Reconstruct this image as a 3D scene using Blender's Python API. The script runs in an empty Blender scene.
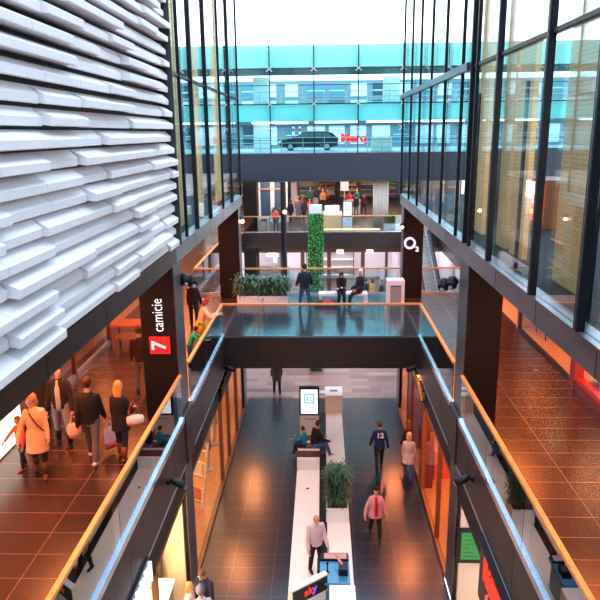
import bpy, bmesh, math, random
from mathutils import Vector, Matrix, Euler
random.seed(7)
S = bpy.context.scene
C = S.collection
PI = math.pi
def rad(a): return a * PI / 180

# ------------------------------------------------------------------ materials
MATS = {}
def _nt(name):
    m = bpy.data.materials.new(name); m.use_nodes = True
    nt = m.node_tree; nt.nodes.clear()
    out = nt.nodes.new('ShaderNodeOutputMaterial')
    return m, nt, out
def pbr(name, col, rough=.5, metal=0., spec=.5, noise=0., nscale=8., coat=0., bump=0.):
    if name in MATS: return MATS[name]
    m, nt, out = _nt(name)
    b = nt.nodes.new('ShaderNodeBsdfPrincipled')
    b.inputs['Roughness'].default_value = rough; b.inputs['Metallic'].default_value = metal
    b.inputs['Specular IOR Level'].default_value = spec
    b.inputs['Coat Weight'].default_value = coat
    b.inputs['Base Color'].default_value = (*col, 1)
    if noise or bump:
        tc = nt.nodes.new('ShaderNodeTexCoord')
        n = nt.nodes.new('ShaderNodeTexNoise'); n.inputs['Scale'].default_value = nscale; n.inputs['Detail'].default_value = 5
        nt.links.new(tc.outputs['Object'], n.inputs['Vector'])
        if noise:
            r = nt.nodes.new('ShaderNodeValToRGB')
            r.color_ramp.elements[0].position = .3; r.color_ramp.elements[1].position = .7
            r.color_ramp.elements[0].color = (*[c * (1 - noise) for c in col], 1)
            r.color_ramp.elements[1].color = (*[min(1, c * (1 + noise)) for c in col], 1)
            nt.links.new(n.outputs['Fac'], r.inputs['Fac']); nt.links.new(r.outputs['Color'], b.inputs['Base Color'])
        if bump:
            bp = nt.nodes.new('ShaderNodeBump'); bp.inputs['Strength'].default_value = bump; bp.inputs['Distance'].default_value = .02
            nt.links.new(n.outputs['Fac'], bp.inputs['Height']); nt.links.new(bp.outputs['Normal'], b.inputs['Normal'])
    nt.links.new(b.outputs[0], out.inputs[0]); MATS[name] = m
    return m
def emit(name, col, strength):
    if name in MATS: return MATS[name]
    m, nt, out = _nt(name)
    e = nt.nodes.new('ShaderNodeEmission'); e.inputs[0].default_value = (*col, 1); e.inputs[1].default_value = strength
    nt.links.new(e.outputs[0], out.inputs[0]); MATS[name] = m
    return m
def glass(name, tint, refl=1.0, rough=0.0, base=.04):
    """thin architectural pane: tinted see-through plus a Fresnel mirror"""
    if name in MATS: return MATS[name]
    m, nt, out = _nt(name)
    t = nt.nodes.new('ShaderNodeBsdfTransparent'); t.inputs[0].default_value = (*tint, 1)
    g = nt.nodes.new('ShaderNodeBsdfGlossy'); g.inputs['Roughness'].default_value = rough
    g.inputs[0].default_value = (.95, .97, 1, 1)
    f = nt.nodes.new('ShaderNodeFresnel'); f.inputs[0].default_value = 1.5
    mul = nt.nodes.new('ShaderNodeMath'); mul.operation = 'MULTIPLY_ADD'; mul.use_clamp = True
    mul.inputs[1].default_value = refl; mul.inputs[2].default_value = base - .04
    x = nt.nodes.new('ShaderNodeMixShader')
    nt.links.new(f.outputs[0], mul.inputs[0]); nt.links.new(mul.outputs[0], x.inputs[0])
    nt.links.new(t.outputs[0], x.inputs[1]); nt.links.new(g.outputs[0], x.inputs[2]); nt.links.new(x.outputs[0], out.inputs[0])
    MATS[name] = m
    return m
def tile(name, c1, c2, grout, w, h, ox=0, oy=0, rough=.25, spec=.5, mortar=.008, offset=0., plane='xy', rvar=.012, bump=0., ior=1.5):
    if name in MATS: return MATS[name]
    m, nt, out = _nt(name)
    b = nt.nodes.new('ShaderNodeBsdfPrincipled')
    geo = nt.nodes.new('ShaderNodeNewGeometry'); sep = nt.nodes.new('ShaderNodeSeparateXYZ'); com = nt.nodes.new('ShaderNodeCombineXYZ')
    nt.links.new(geo.outputs['Position'], sep.inputs[0])
    idx = {'xy': (0, 1), 'yz': (1, 2), 'xz': (0, 2), 'wall': (0, 2)}[plane]
    for k, (i, o) in enumerate(zip(idx, (ox, oy))):
        a = nt.nodes.new('ShaderNodeMath'); a.operation = 'SUBTRACT'; a.inputs[1].default_value = o
        if plane == 'wall' and k == 0:
            ad = nt.nodes.new('ShaderNodeMath'); ad.operation = 'ADD'
            nt.links.new(sep.outputs[0], ad.inputs[0]); nt.links.new(sep.outputs[1], ad.inputs[1]); nt.links.new(ad.outputs[0], a.inputs[0])
        else: nt.links.new(sep.outputs[i], a.inputs[0])
        nt.links.new(a.outputs[0], com.inputs[k])
    br = nt.nodes.new('ShaderNodeTexBrick'); br.offset = offset; br.squash = 1
    br.inputs['Scale'].default_value = 1; br.inputs['Brick Width'].default_value = w; br.inputs['Row Height'].default_value = h
    br.inputs['Mortar Size'].default_value = mortar; br.inputs['Mortar Smooth'].default_value = .1
    br.inputs['Color1'].default_value = (*c1, 1); br.inputs['Color2'].default_value = (*c2, 1); br.inputs['Mortar'].default_value = (*grout, 1)
    nt.links.new(com.outputs[0], br.inputs['Vector']); nt.links.new(br.outputs['Color'], b.inputs['Base Color'])
    n = nt.nodes.new('ShaderNodeTexNoise'); n.inputs['Scale'].default_value = 1.3; n.inputs['Detail'].default_value = 6
    nt.links.new(geo.outputs['Position'], n.inputs['Vector'])
    mr = nt.nodes.new('ShaderNodeMapRange'); n.inputs['Detail'].default_value = 2; mr.inputs['To Min'].default_value = max(.03, rough - rvar); mr.inputs['To Max'].default_value = rough + rvar
    nt.links.new(n.outputs['Fac'], mr.inputs['Value']); nt.links.new(mr.outputs[0], b.inputs['Roughness'])
    b.inputs['Specular IOR Level'].default_value = spec; b.inputs['IOR'].default_value = ior
    if bump:
        bp = nt.nodes.new('ShaderNodeBump'); bp.inputs['Strength'].default_value = bump; bp.inputs['Distance'].default_value = .01
        nt.links.new(br.outputs['Fac'], bp.inputs['Height']); bp.invert = True; nt.links.new(bp.outputs['Normal'], b.inputs['Normal'])
    nt.links.new(b.outputs[0], out.inputs[0]); MATS[name] = m
    return m
def cloth(col, rough=.85): return pbr('cloth_%02x%02x%02x' % tuple(int(c * 255) for c in col), col, rough, spec=.25, noise=.15, nscale=30)

floor_mat = tile('ground_tiles', (.008, .009, .020), (.013, .014, .028), (.06, .058, .07), 1.09, .565, -2.41, .41, rough=.29, spec=.5, mortar=.011)
plaza_mat = tile('plaza_planks', (.15, .075, .070), (.33, .20, .18), (.16, .10, .09), 1.3, .42, 0, 0, rough=.35, spec=.5, mortar=.006, offset=.37)
walk_mat = tile('walkway_tiles', (.026, .011, .009), (.040, .017, .013), (.16, .085, .06), 2.28, .58, 4.60, .2, rough=.27, spec=.42, mortar=.009)
bridge_mat = tile('bridge_tiles', (.014, .022, .034), (.022, .032, .048), (.12, .14, .17), 2.28, .58, 4.60, .2, rough=.15, spec=1.0, mortar=.009, rvar=.01, ior=2.7)
dark_metal = pbr('dark_bronze_cladding', (.030, .021, .020), .36, .4, noise=.10, nscale=3)
fascia_mat = pbr('fascia_cladding', (.026, .018, .020), .42, .2, noise=.08, nscale=2)
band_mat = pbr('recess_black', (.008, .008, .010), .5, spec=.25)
pier_mat = pbr('pier_brown_black', (.011, .007, .0065), .5, .0, .18, noise=.2, nscale=2)
pier_side = pbr('pier_metal', (.13, .13, .15), .35, .7)
ledge_mat = pbr('ledge_aluminium', (.25, .255, .29), .32, .8, noise=.06, nscale=2)
chan_mat = pbr('channel_steel', (.62, .68, .76), .22, .85)
wood_mat = pbr('handrail_oak', (.62, .27, .075), .35, noise=.15, nscale=14)
fin_mat = pbr('mullion_black', (.006, .007, .011), .45, 0, spec=.15)
stone_mat = pbr('louvre_stone', (.74, .685, .70), .62, noise=.06, nscale=40, bump=.05)
back_mat = pbr('louvre_backing', (.020, .018, .022), .6)
white_gloss = pbr('white_solid_surface', (.80, .78, .80), .22, spec=.6)
white_mat = pbr('white_paint', (.78, .76, .75), .45)
cream_mat = pbr('cream_wall', (.80, .66, .48), .55)
warm_floor = pbr('shop_floor_wood', (.46, .22, .09), .3, noise=.2, nscale=6)
ceil_mat = pbr('ceiling_board', (.22, .17, .15), .6)
sky_block_ceil = pbr('sky_block_ceiling', (.035, .030, .032), .5)
black_mat = pbr('black_satin', (.007, .007, .009), .4, spec=.25)
steel_mat = pbr('brushed_steel', (.45, .46, .48), .35, .9)
brown_frame = pbr('brown_frame', (.12, .045, .025), .4)
red_frame = pbr('red_lacquer', (.55, .015, .010), .28)
amber_frame = pbr('amber_timber', (.26, .075, .022), .38)
beige_brick = tile('beige_brick', (.80, .53, .25), (.72, .46, .20), (.5, .33, .15), .24, .07, rough=.7, plane='wall', mortar=.006)
teal_panel = pbr('teal_panel', (.30, .52, .50), .35, noise=.05, nscale=1)
leaf_mat = pbr('leaf_green', (.035, .14, .035), .5, noise=.5, nscale=3)
leaf_dark = pbr('leaf_blue_green', (.05, .13, .075), .5, noise=.5, nscale=5)
rail_glass = glass('balustrade_glass', (.80, .90, .92), refl=1.25, base=.07)
face_glass = glass('facade_glass', (.92, .96, .96), refl=.36, base=.04)
teal_glass = glass('teal_glass', (.73, .95, .955), refl=.15, base=.042)
shop_glass = glass('shop_glass', (.95, .94, .92), refl=.30, base=.04)
skin_mat = pbr('skin', (.55, .30, .20), .5)
eye_mat = pbr('eye_dark', (.015, .012, .012), .3)
lip_mat = pbr('lip', (.40, .13, .11), .5)

# ------------------------------------------------------------------ mesh helpers
class MB:
    def __init__(s): s.bm = bmesh.new()
    def box(s, x0, x1, y0, y1, z0, z1):
        v = [s.bm.verts.new(p) for p in ((x0,y0,z0),(x1,y0,z0),(x1,y1,z0),(x0,y1,z0),(x0,y0,z1),(x1,y0,z1),(x1,y1,z1),(x0,y1,z1))]
        for f in ((0,3,2,1),(4,5,6,7),(0,1,5,4),(1,2,6,5),(2,3,7,6),(3,0,4,7)): s.bm.faces.new([v[i] for i in f])
        return s
    def obox(s, c, size, rot=None):
        M = Matrix.Translation(c) @ (rot.to_4x4() if rot else Matrix.Identity(4))
        n0 = len(s.bm.verts); a, b, d = (q / 2 for q in size)
        s.bm.verts.ensure_lookup_table()
        s.box(-a, a, -b, b, -d, d); s.bm.verts.ensure_lookup_table()
        for v in s.bm.verts[n0:]: v.co = M @ v.co
        return s
    def prism(s, pts, axis, a, b):
        """outline pts (2D) extruded along axis 'x','y' or 'z' between a and b"""
        def P(p, t):
            if axis == 'x': return (t, p[0], p[1])
            if axis == 'y': return (p[0], t, p[1])
            return (p[0], p[1], t)
        A = [s.bm.verts.new(P(p, a)) for p in pts]; B = [s.bm.verts.new(P(p, b)) for p in pts]
        n = len(pts)
        s.bm.faces.new(A); s.bm.faces.new(B[::-1])
        for i in range(n): s.bm.faces.new((A[i], B[i], B[(i+1) % n], A[(i+1) % n]))
        return s
    def tube(s, pts, radii, seg=10, ref=None, cap=True, roundcap=True):
        """loft of elliptical rings; radius may be a number or (rx, ry) with rx along ref"""
        pts = [Vector(p) for p in pts]
        R = [r if isinstance(r, tuple) else (r, r) for r in radii]
        if roundcap and cap:
            d0 = (pts[0] - pts[1]).normalized(); d1 = (pts[-1] - pts[-2]).normalized()
            m0, m1 = min(R[0]), min(R[-1])
            pre_p, pre_r, post_p, post_r = [], [], [], []
            for k in (.94, .62):
                q = math.sqrt(1 - k * k)
                pre_p.append(pts[0] + d0 * m0 * k); pre_r.append((R[0][0] * q, R[0][1] * q))
                post_p.append(pts[-1] + d1 * m1 * k); post_r.append((R[-1][0] * q, R[-1][1] * q))
            pts = pre_p + pts + post_p[::-1]; R = pre_r + R + post_r[::-1]
        rings = []
        prev = Vector(ref) if ref else None
        for i, p in enumerate(pts):
            t = (pts[min(i+1, len(pts)-1)] - pts[max(i-1, 0)])
            t = t.normalized() if t.length > 1e-9 else Vector((0,0,1))
            if prev is None:
                prev = Vector((1,0,0)) if abs(t.x) < .9 else Vector((0,1,0))
            u = prev - t * prev.dot(t)
            if u.length < 1e-4: u = Vector((0,1,0)) - t * t.y
            u.normalize(); w = t.cross(u); prev = u
            rings.append([s.bm.verts.new(p + u * (R[i][0] * math.cos(2*PI*k/seg)) + w * (R[i][1] * math.sin(2*PI*k/seg))) for k in range(seg)])
        for a, b in zip(rings, rings[1:]):
            for k in range(seg): s.bm.faces.new((a[k], a[(k+1) % seg], b[(k+1) % seg], b[k]))
        if cap:
            s.bm.faces.new(rings[0][::-1]); s.bm.faces.new(rings[-1])
        return s
    def cyl(s, p0, p1, r, r1=None, seg=16): return s.tube([p0, p1], [r, r if r1 is None else r1], seg, roundcap=False)
    def ball(s, c, r, seg=12, rot=None):
        r = r if isinstance(r, tuple) else (r, r, r)
        g = bmesh.ops.create_uvsphere(s.bm, u_segments=seg, v_segments=max(6, seg * 2 // 3), radius=1)
        M = Matrix.Translation(c) @ (rot.to_4x4() if rot else Matrix.Identity(4)) @ Matrix.Diagonal((*r, 1))
        bmesh.ops.transform(s.bm, matrix=M, verts=g['verts'])
        return s
    def quad(s, a, b, c, d):
        s.bm.faces.new([s.bm.verts.new(p) for p in (a, b, c, d)]); return s
    def bevel(s, w, seg=2):
        bmesh.ops.bevel(s.bm, geom=[e for e in s.bm.edges if e.calc_face_angle(0) > .6], offset=w, segments=seg, affect='EDGES', profile=.5)
        return s
    def mesh(s, name, smooth=False, fix=True):
        me = bpy.data.meshes.new(name)
        if fix: bmesh.ops.recalc_face_normals(s.bm, faces=s.bm.faces[:])
        s.bm.to_mesh(me); s.bm.free()
        if smooth:
            for p in me.polygons: p.use_smooth = True
        return me
    def build(s, name, mat, parent=None, smooth=False, fix=True):
        me = s.mesh(name, smooth, fix); me.materials.append(mat)
        return link(name, me, parent)
def link(name, me, parent=None):
    o = bpy.data.objects.new(name, me); C.objects.link(o)
    if parent is not None: o.parent = parent
    return o
def tag(o, label=None, cat=None, group=None, kind=None):
    if label: o['label'] = label
    if cat: o['category'] = cat
    if group: o['group'] = group
    if kind: o['kind'] = kind
    return o
def empty(name, loc, label, cat, group=None, rz=0):
    o = bpy.data.objects.new(name, None); C.objects.link(o); o.location = loc; o.rotation_euler = (0, 0, rz)
    o.empty_display_size = .1
    return tag(o, label, cat, group)
def struct(name, mb, mat, label, parent=None, cat='structure'):
    o = mb.build(name, mat, parent)
    if parent is None: tag(o, label, cat, kind='structure')
    return o
def sroot(name, label, cat):
    o = empty(name, (0, 0, 0), label, cat); o['kind'] = 'structure'; return o
def copy_tree(o, parent=None):
    c = o.copy(); C.objects.link(c)
    if parent is not None: c.parent = parent
    for ch in [k for k in bpy.data.objects if k.parent == o]: copy_tree(ch, c)
    return c
def finish(mb, voxel, smooth_it, name, mat, parent):
    """fuse overlapping volumes into one continuous skin"""
    me = mb.mesh('tmp')
    o = bpy.data.objects.new('tmp', me); C.objects.link(o)
    r = o.modifiers.new('r', 'REMESH'); r.mode = 'VOXEL'; r.voxel_size = voxel
    if smooth_it:
        k = o.modifiers.new('s', 'SMOOTH'); k.factor = .5; k.iterations = smooth_it
    dg = bpy.context.evaluated_depsgraph_get()
    new = bpy.data.meshes.new_from_object(o.evaluated_get(dg)); new.name = name
    bpy.data.objects.remove(o); bpy.data.meshes.remove(me)
    new.materials.clear(); new.materials.append(mat)
    for p in new.polygons: p.use_smooth = True
    return link(name, new, parent)
def text(name, body, size, M, mat, parent, extrude=.01, align='CENTER', bold=0.):
    cu = bpy.data.curves.new('t', 'FONT'); cu.body = body; cu.size = size; cu.extrude = extrude; cu.offset = bold
    cu.align_x = align; cu.align_y = 'CENTER'; cu.resolution_u = 3
    o = bpy.data.objects.new('t', cu); C.objects.link(o)
    dg = bpy.context.evaluated_depsgraph_get()
    me = bpy.data.meshes.new_from_object(o.evaluated_get(dg)); me.name = name
    bpy.data.objects.remove(o)
    me.transform(M); me.materials.clear(); me.materials.append(mat)
    return link(name, me, parent)
def basis(o, x, y):
    """matrix whose local x runs along x, local y along y (both world) with origin o"""
    x = Vector(x).normalized(); y = Vector(y); y = (y - x * y.dot(x)).normalized(); z = x.cross(y)
    return Matrix(((x.x, y.x, z.x, o[0]), (x.y, y.y, z.y, o[1]), (x.z, y.z, z.z, o[2]), (0, 0, 0, 1)))
def area(name, loc, size, power, col, rot=(0, 0, 0), sy=None, spread=PI):
    l = bpy.data.lights.new(name, 'AREA'); l.energy = power; l.color = col; l.size = size; l.spread = spread
    if sy: l.shape = 'RECTANGLE'; l.size_y = sy
    o = bpy.data.objects.new(name, l); C.objects.link(o); o.location = loc; o.rotation_euler = rot
    return o
def spot(name, loc, power, col, angle=70, rot=(0, 0, 0), r=.06, blend=.5):
    l = bpy.data.lights.new(name, 'SPOT'); l.energy = power; l.color = col; l.spot_size = rad(angle); l.spot_blend = blend; l.shadow_soft_size = r
    o = bpy.data.objects.new(name, l); C.objects.link(o); o.location = loc; o.rotation_euler = rot
    return o

XL, XR = -3.25, 3.13          # edges of the central void
Z1, Z2 = 4.80, 8.80           # upper walkway, top of the metal ledge below the glass facades
Y0 = -4.0                     # where the hall behind the viewer ends
YB0, YB1 = 20.40, 26.20       # the bridge
YF = 43.5                     # edge of the far storeys
OUT = 7.6                     # outer walls

# ------------------------------------------------------------------ floors, slabs
struct('floor', MB().box(XL, XR, Y0, 26.65, -.3, 0), floor_mat, 'dark grey tiled floor of the lower mall level', cat='floor')
struct('floor', MB().box(-14, 14, 26.65, 50.5, -.3, 0), plaza_mat, 'pale pinkish plank floor beyond and below the bridge', cat='floor')
def slab(x0, x1, label):
    m = MB().box(x0, x1, Y0, YB1, 3.75, Z1)
    return struct('floor', m, walk_mat, label, cat='floor')
slab(-OUT, XL, 'reddish brown tiled walkway with the strolling shoppers')
slab(XR, OUT, 'reddish brown tiled walkway without people, along the shop window')
struct('floor', MB().box(XL, XR, YB0, YB1, 3.75, Z1), bridge_mat, 'dark tiled deck of the bridge with the white bench', cat='floor')
struct('floor', MB().box(-14, -5.25, YB1, YF, 3.75, Z1), walk_mat, 'walkway continuing past the open court beside the sloping rail', cat='floor')
struct('floor', MB().box(7.6, 14, YB1, YF, 3.75, Z1), walk_mat, 'walkway continuing past the court behind the lit round sign pillar', cat='floor')
far_floor = tile('far_hall_floor', (.050, .036, .030), (.06, .045, .038), (.1, .08, .07), 1.2, .6, rough=.3, spec=.4)
struct('floor', MB().box(-14, 14, YF, 68, 3.9, Z1), far_floor, 'polished floor of the crowded hall beyond the court', cat='floor')
# edge fascias of the upper level
def edge(name, x, sgn, y0, y1, label):
    r = sroot(name, label, 'fascia')
    n = int((y1 - y0) / 3.4) + 1; L = (y1 - y0) / n
    MB().box(min(x, x - .03 * sgn), max(x, x - .03 * sgn), y0, y1, 3.68, Z1 - .02).build('fascia_panel', fascia_mat, r)
    b = MB()
    for k in range(1, n): b.box(min(x - .028 * sgn, x - .034 * sgn), max(x - .028 * sgn, x - .034 * sgn), y0 + k * L - .006, y0 + k * L + .006, 3.68, Z1 - .03)
    b.build('joint', band_mat, r)
    MB().box(min(x - .040 * sgn, x + .1 * sgn), max(x - .040 * sgn, x + .1 * sgn), y0, y1, 3.64, 3.675).build('drip_edge', steel_mat, r)
    MB().box(min(x + .05 * sgn, x + .25 * sgn), max(x + .05 * sgn, x + .25 * sgn), y0, y1, 2.92, 3.635).build('header_band', band_mat, r)  # recessed black header above the shop fronts
    return r
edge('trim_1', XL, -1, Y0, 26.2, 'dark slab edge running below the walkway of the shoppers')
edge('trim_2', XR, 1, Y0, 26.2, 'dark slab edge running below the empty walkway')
def fascia_cross(name, x0, x1, y, z0, z1, sgn, label, mat=dark_metal, step=3.2):
    r = sroot(name, label, 'fascia')
    MB().box(x0, x1, min(y, y + .12 * sgn), max(y, y + .12 * sgn), z0, z1).build('fascia_panel', mat, r)
    j = MB(); x = x0 + step * .5
    while x < x1:
        j.box(x - .008, x + .008, min(y, y - .004 * sgn), max(y, y - .004 * sgn), z0, z1); x += step
    j.build('joint', band_mat, r)
    return r
fascia_cross('trim_3', XL + .02, XR - .02, YB0 - .12, 3.72, Z1 - .02, 1, 'dark front beam of the bridge', step=2.1)
fascia_cross('trim_4', XL + .02, XR - .02, YB1 + .12, 3.72, Z1 - .02, -1, 'dark rear beam of the bridge')
fascia_cross('trim_5', -14, 14, YF - .12, 3.72, Z1 - .02, 1, 'brown beam below the crowded hall beyond the court', step=2.9)
fascia_cross('trim_6', -26, 26, YF + 2.0, 8.08, 9.88, 1, 'blue grey beam carrying the street with the passing car', pbr('beam_blue_grey', (.016, .019, .030), .5, .0, spec=.3), step=2.95)

# upper ledges, ceilings over the walkways, inner floors behind the facade glass
for s, x, nm, lb in ((-1, XL, 'trim_7', 'grey metal ledge under the stone louvres and narrow glass facade'), (1, XR, 'trim_8', 'light grey metal ledge under the tall glass facade')):
    r = sroot(nm, lb, 'ledge')
    for y0, y1 in ((Y0, 14.3), (14.3, 26.6)):
        h = 8.42
        top = Z2
        MB().box(min(x, x + .22 * s), max(x, x + .22 * s), y0, y1 - .01, h, top).build('ledge_panel', dark_metal if (s < 0 and y0 < 0) else ledge_mat, r)
        MB().box(min(x - .05 * s, x + .22 * s), max(x - .05 * s, x + .22 * s), y0, y1 - .01, top, top + .03).build('coping', dark_metal if (s < 0 and y0 < 0) else ledge_mat, r)
    j = MB()
    for y in (5.0, 7.2, 9.4, 11.7, 16.6, 19, 21.4, 23.8): j.box(min(x, x - .004 * s), max(x, x - .004 * s), y - .008, y + .008, 8.42, Z2)
    j.build('joint', band_mat, r)
    a, b = sorted((x + .22 * s, OUT * s))
    struct('ceiling', MB().box(a, b, Y0, 26.6, 8.42, 8.72), ceil_mat, 'soffit above the walkway %s' % ('with the shoppers' if s < 0 else 'with the shop window'), cat='ceiling')

# ------------------------------------------------------------------ piers
def pier(x0, x1, y0, y1, z0, z1, side, label):
    r = sroot('pillar', label, 'pillar')
    MB().box(x0, x1, y0, y1, z0, z1).build('core', pier_mat, r)
    xs = x1 if side > 0 else x0
    MB().box(min(xs, xs + .02 * side), max(xs, xs + .02 * side), y0 - .015, y1 + .015, z0, z1).build('side_cladding', pier_side, r)
    return r
pier(-4.08, XL - .04, 14.0, 14.8, Z1, 8.42, 1, 'black pillar carrying the red and white vertical shirt shop sign')
pier(XR + .04, 3.94, 14.0, 14.8, Z1, 8.42, -1, 'dark pillar rising beside the end of the long oak handrail, with spotlights')
pier(-4.10, XL - .04, 25.5, 26.15, Z1, 8.42, 1, 'dark pillar beside the long planter on the bridge')
pier(XR + .04, 3.94, 25.5, 26.15, Z1, 8.42, -1, 'dark pillar with the glowing round letter sign')
for x0, x1, nm in ((-4.08, XL, 'lower pillar beside the cream shop wall'), (XR, 3.94, 'lower pillar beside the green menu screen')):
    sd = 1 if x0 < 0 else -1
    pier(x0 + (.04 if sd < 0 else 0), x1 - (.04 if sd > 0 else 0), 13.95, 14.75, 0, 3.63, sd, nm)
for x0, x1, nm in ((-4.10, XL - .02, 'lower pillar at the end of the orange shop window under the bridge'), (XR + .02, 3.94, 'lower pillar at the end of the amber shop window under the bridge')):
    pier(x0, x1, 25.35, 26.15, 0, 3.63, 1 if x0 < 0 else -1, nm)
# lighter vertical cover strips on the slab edges in line with the pillars
for x, s, nm in ((XL, 1, 'trim_9'), (XR, -1, 'trim_10')):
    struct(nm, MB().box(min(x, x + .07 * s), max(x, x + .07 * s), 13.97, 14.83, 3.63, Z1 + .07), fascia_mat, 'cover plate on the slab edge %s' % ('under the shirt shop pillar' if s > 0 else 'under the dark spotlight pillar'), cat='trim')

# ------------------------------------------------------------------ balustrades
def balustrade(p0, p1, z, label, pane=2.3, h=1.02, ch=True, cap=True):
    p0 = Vector((*p0, z)); p1 = Vector((*p1, z)); d = p1 - p0; L = d.length; u = d.normalized(); n = Vector((-u.y, u.x, 0))
    ang = math.atan2(u.y, u.x); R = Matrix.Rotation(ang, 3, 'Z')
    r = empty('glass_balustrade', p0, label, 'balustrade')
    k = max(1, round(L / pane)); w = L / k
    for i in range(k):
        c = u * (w * (i + .5)) + Vector((0, 0, h / 2 + .02))
        MB().obox(c, (w - .012, .016, h), R).build('glass_panel', rail_glass, r)
    if ch: MB().obox(u * (L / 2) + Vector((0, 0, .0)), (L, .11, .13), R).bevel(.008, 1).build('base_channel', chan_mat, r)
    if cap: MB().obox(u * (L / 2) + Vector((0, 0, h + .045)), (L + .04, .075, .06), R).bevel(.015, 2).build('handrail', wood_mat, r)
    return r
e = .055
balustrade((XL, 2.0), (XL, 13.93), Z1, 'long glass balustrade with oak handrail beside the strolling shoppers')
balustrade((XL, 14.87), (XL, YB0 - .02), Z1, 'short glass balustrade where the person in peach leans')
balustrade((XR, 2.0), (XR, 13.93), Z1, 'long glass balustrade with oak handrail beside the empty walkway')
balustrade((XR, 14.87), (XR, YB0 - .02), Z1, 'short glass balustrade between the spotlight pillar and the bridge')
balustrade((XL, YB0), (XR, YB0), Z1, 'glass balustrade along the front of the bridge', ch=False)
balustrade((XL + .05, YB1 - .08), (XR, YB1 - .08), Z1, 'glass balustrade along the rear of the bridge behind the bench')
balustrade((-5.25, YB1 - .05), (-4.13, YB1 - .05), Z1, 'short balustrade between the walkway and the planter pillar')
balustrade((-5.25, YB1 + .1), (-5.25, 36), Z1, 'balustrade running away along the far court beyond the planter pillar')
balustrade((3.99, YB1 - .05), (7.55, YB1 - .05), Z1, 'short balustrade behind the lit round sign pillar')
balustrade((7.6, YB1 + .1), (7.6, 36), Z1, 'balustrade running away along the far court behind the lit sign pillar')
balustrade((-13, YF - .03), (5.7, YF - .03), Z1, 'long balustrade in front of the crowded far hall', pane=2.6)
balustrade((7.0, YF - .03), (13, YF - .03), Z1, 'balustrade of the far hall beyond the escalator head', pane=2.6)

# ------------------------------------------------------------------ stone louvre facade
lw = sroot('wall_left', 'overhanging facade of staggered pale stone louvres', 'facade')
MB().box(-3.62, -3.42, Y0, 14.22, 8.75, 17.2).build('backing_wall', back_mat, lw)
MB().box(-3.42, -3.10, 14.20, 14.25, 8.85, 17.2).build('end_plate', back_mat, lw)
rng = random.Random(11)
offs = [rng.random() * 1.3 for _ in range(40)]
depth_prev = None
for row in range(34):
    z = 8.85 + row * .246
    m = MB(); y = Y0 - offs[row] * .4; k = 0
    grp = 0; dp = .0
    while y < 14.18:
        L = 1.18 + rng.uniform(-.04, .04)
        if grp <= 0:
            grp = rng.choice((1, 1, 2, 2, 3)); dp = rng.choice([d for d in (.0, .065, .13) if abs(d - dp) > .03])
        grp -= 1
        y1 = min(y + L, 14.18)
        if y1 - y > .2:
            xf = -3.20 + dp
            h = .100
            m.prism([(-3.43, z + .05), (xf - .012, z), (xf, z + .010), (xf + .004, z + h), (xf - .010, z + h + .012), (-3.31, z + .210), (-3.43, z + .210)], 'y', y + .006, y1 - .006)
        y = y1
    m.build('stone_louvre', stone_mat, lw)

# ------------------------------------------------------------------ glass facades above the walkways
def facade(nm, x, sg, ys, wide, y0, y1, label, ztop=18.5):
    r = sroot(nm, label, 'window')
    xi = x + .04 * sg
    cuts = [y0] + list(ys) + [y1]
    for a, b in zip(cuts, cuts[1:]):
        if b - a < .05: continue
        for z0, z1 in ((Z2 + .03, 12.46), (12.54, ztop)):
            MB().box(min(xi, xi + .02), max(xi, xi + .02), a + .02, b - .02, z0, z1).build('glass_pane', face_glass, r)
    for y in ys:
        w = .11 if y in wide else .055
        d = .13 if y in wide else .09
        MB().box(min(x - d * .5 * sg, x + d * .3 * sg), max(x - d * .5 * sg, x + d * .3 * sg), y - w / 2, y + w / 2, Z2 + .03, ztop).build('mullion', fin_mat, r)
        if y in wide:
            MB().box(min(x - d * .54 * sg, x - d * .5 * sg), max(x - d * .54 * sg, x - d * .5 * sg), y - .012, y + .012, Z2 + .03, ztop).build('mullion_cap', pier_side, r)
    MB().box(min(x - .02 * sg, x + .1 * sg), max(x - .02 * sg, x + .1 * sg), y0, y1, 12.47, 12.53).build('transom', fin_mat, r)
    return r
rf = facade('window_2', XR, 1, [5.2, 7.75, 9.6, 12.25, 13.95, 14.35, 15.4, 17.5, 19.7, 21.9, 24.0, 26.3], (5.2, 7.75, 9.6, 12.25, 14.35), Y0, 26.4, 'tall glass facade with black mullions above the empty walkway')
MB().box(XR - .14, XR - .04, 14.4, 26.3, 12.42, 12.58).build('transom_cover', pbr('transom_blue', (.04, .05, .075), .3, .4), rf)
facade('window_1', XL, -1, [14.32, 15.5, 16.85, 18.95, 21.5, 23.6, 26.2], (16.85, 18.95, 23.6), 14.3, 26.4, 'narrow glass facade with black mullions next to the stone louvres')
for s, x, lb in ((-1, XL, 'inner floor behind the narrow glass facade'), (1, XR, 'inner floor behind the tall glass facade')):
    a, b = sorted((x + .22 * s, OUT * s))
    struct('floor', MB().box(a, b, Y0, 26.4, 8.72, Z2), pbr('inner_floor', (.022, .02, .022), .7, spec=.15), lb, cat='floor')
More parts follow.
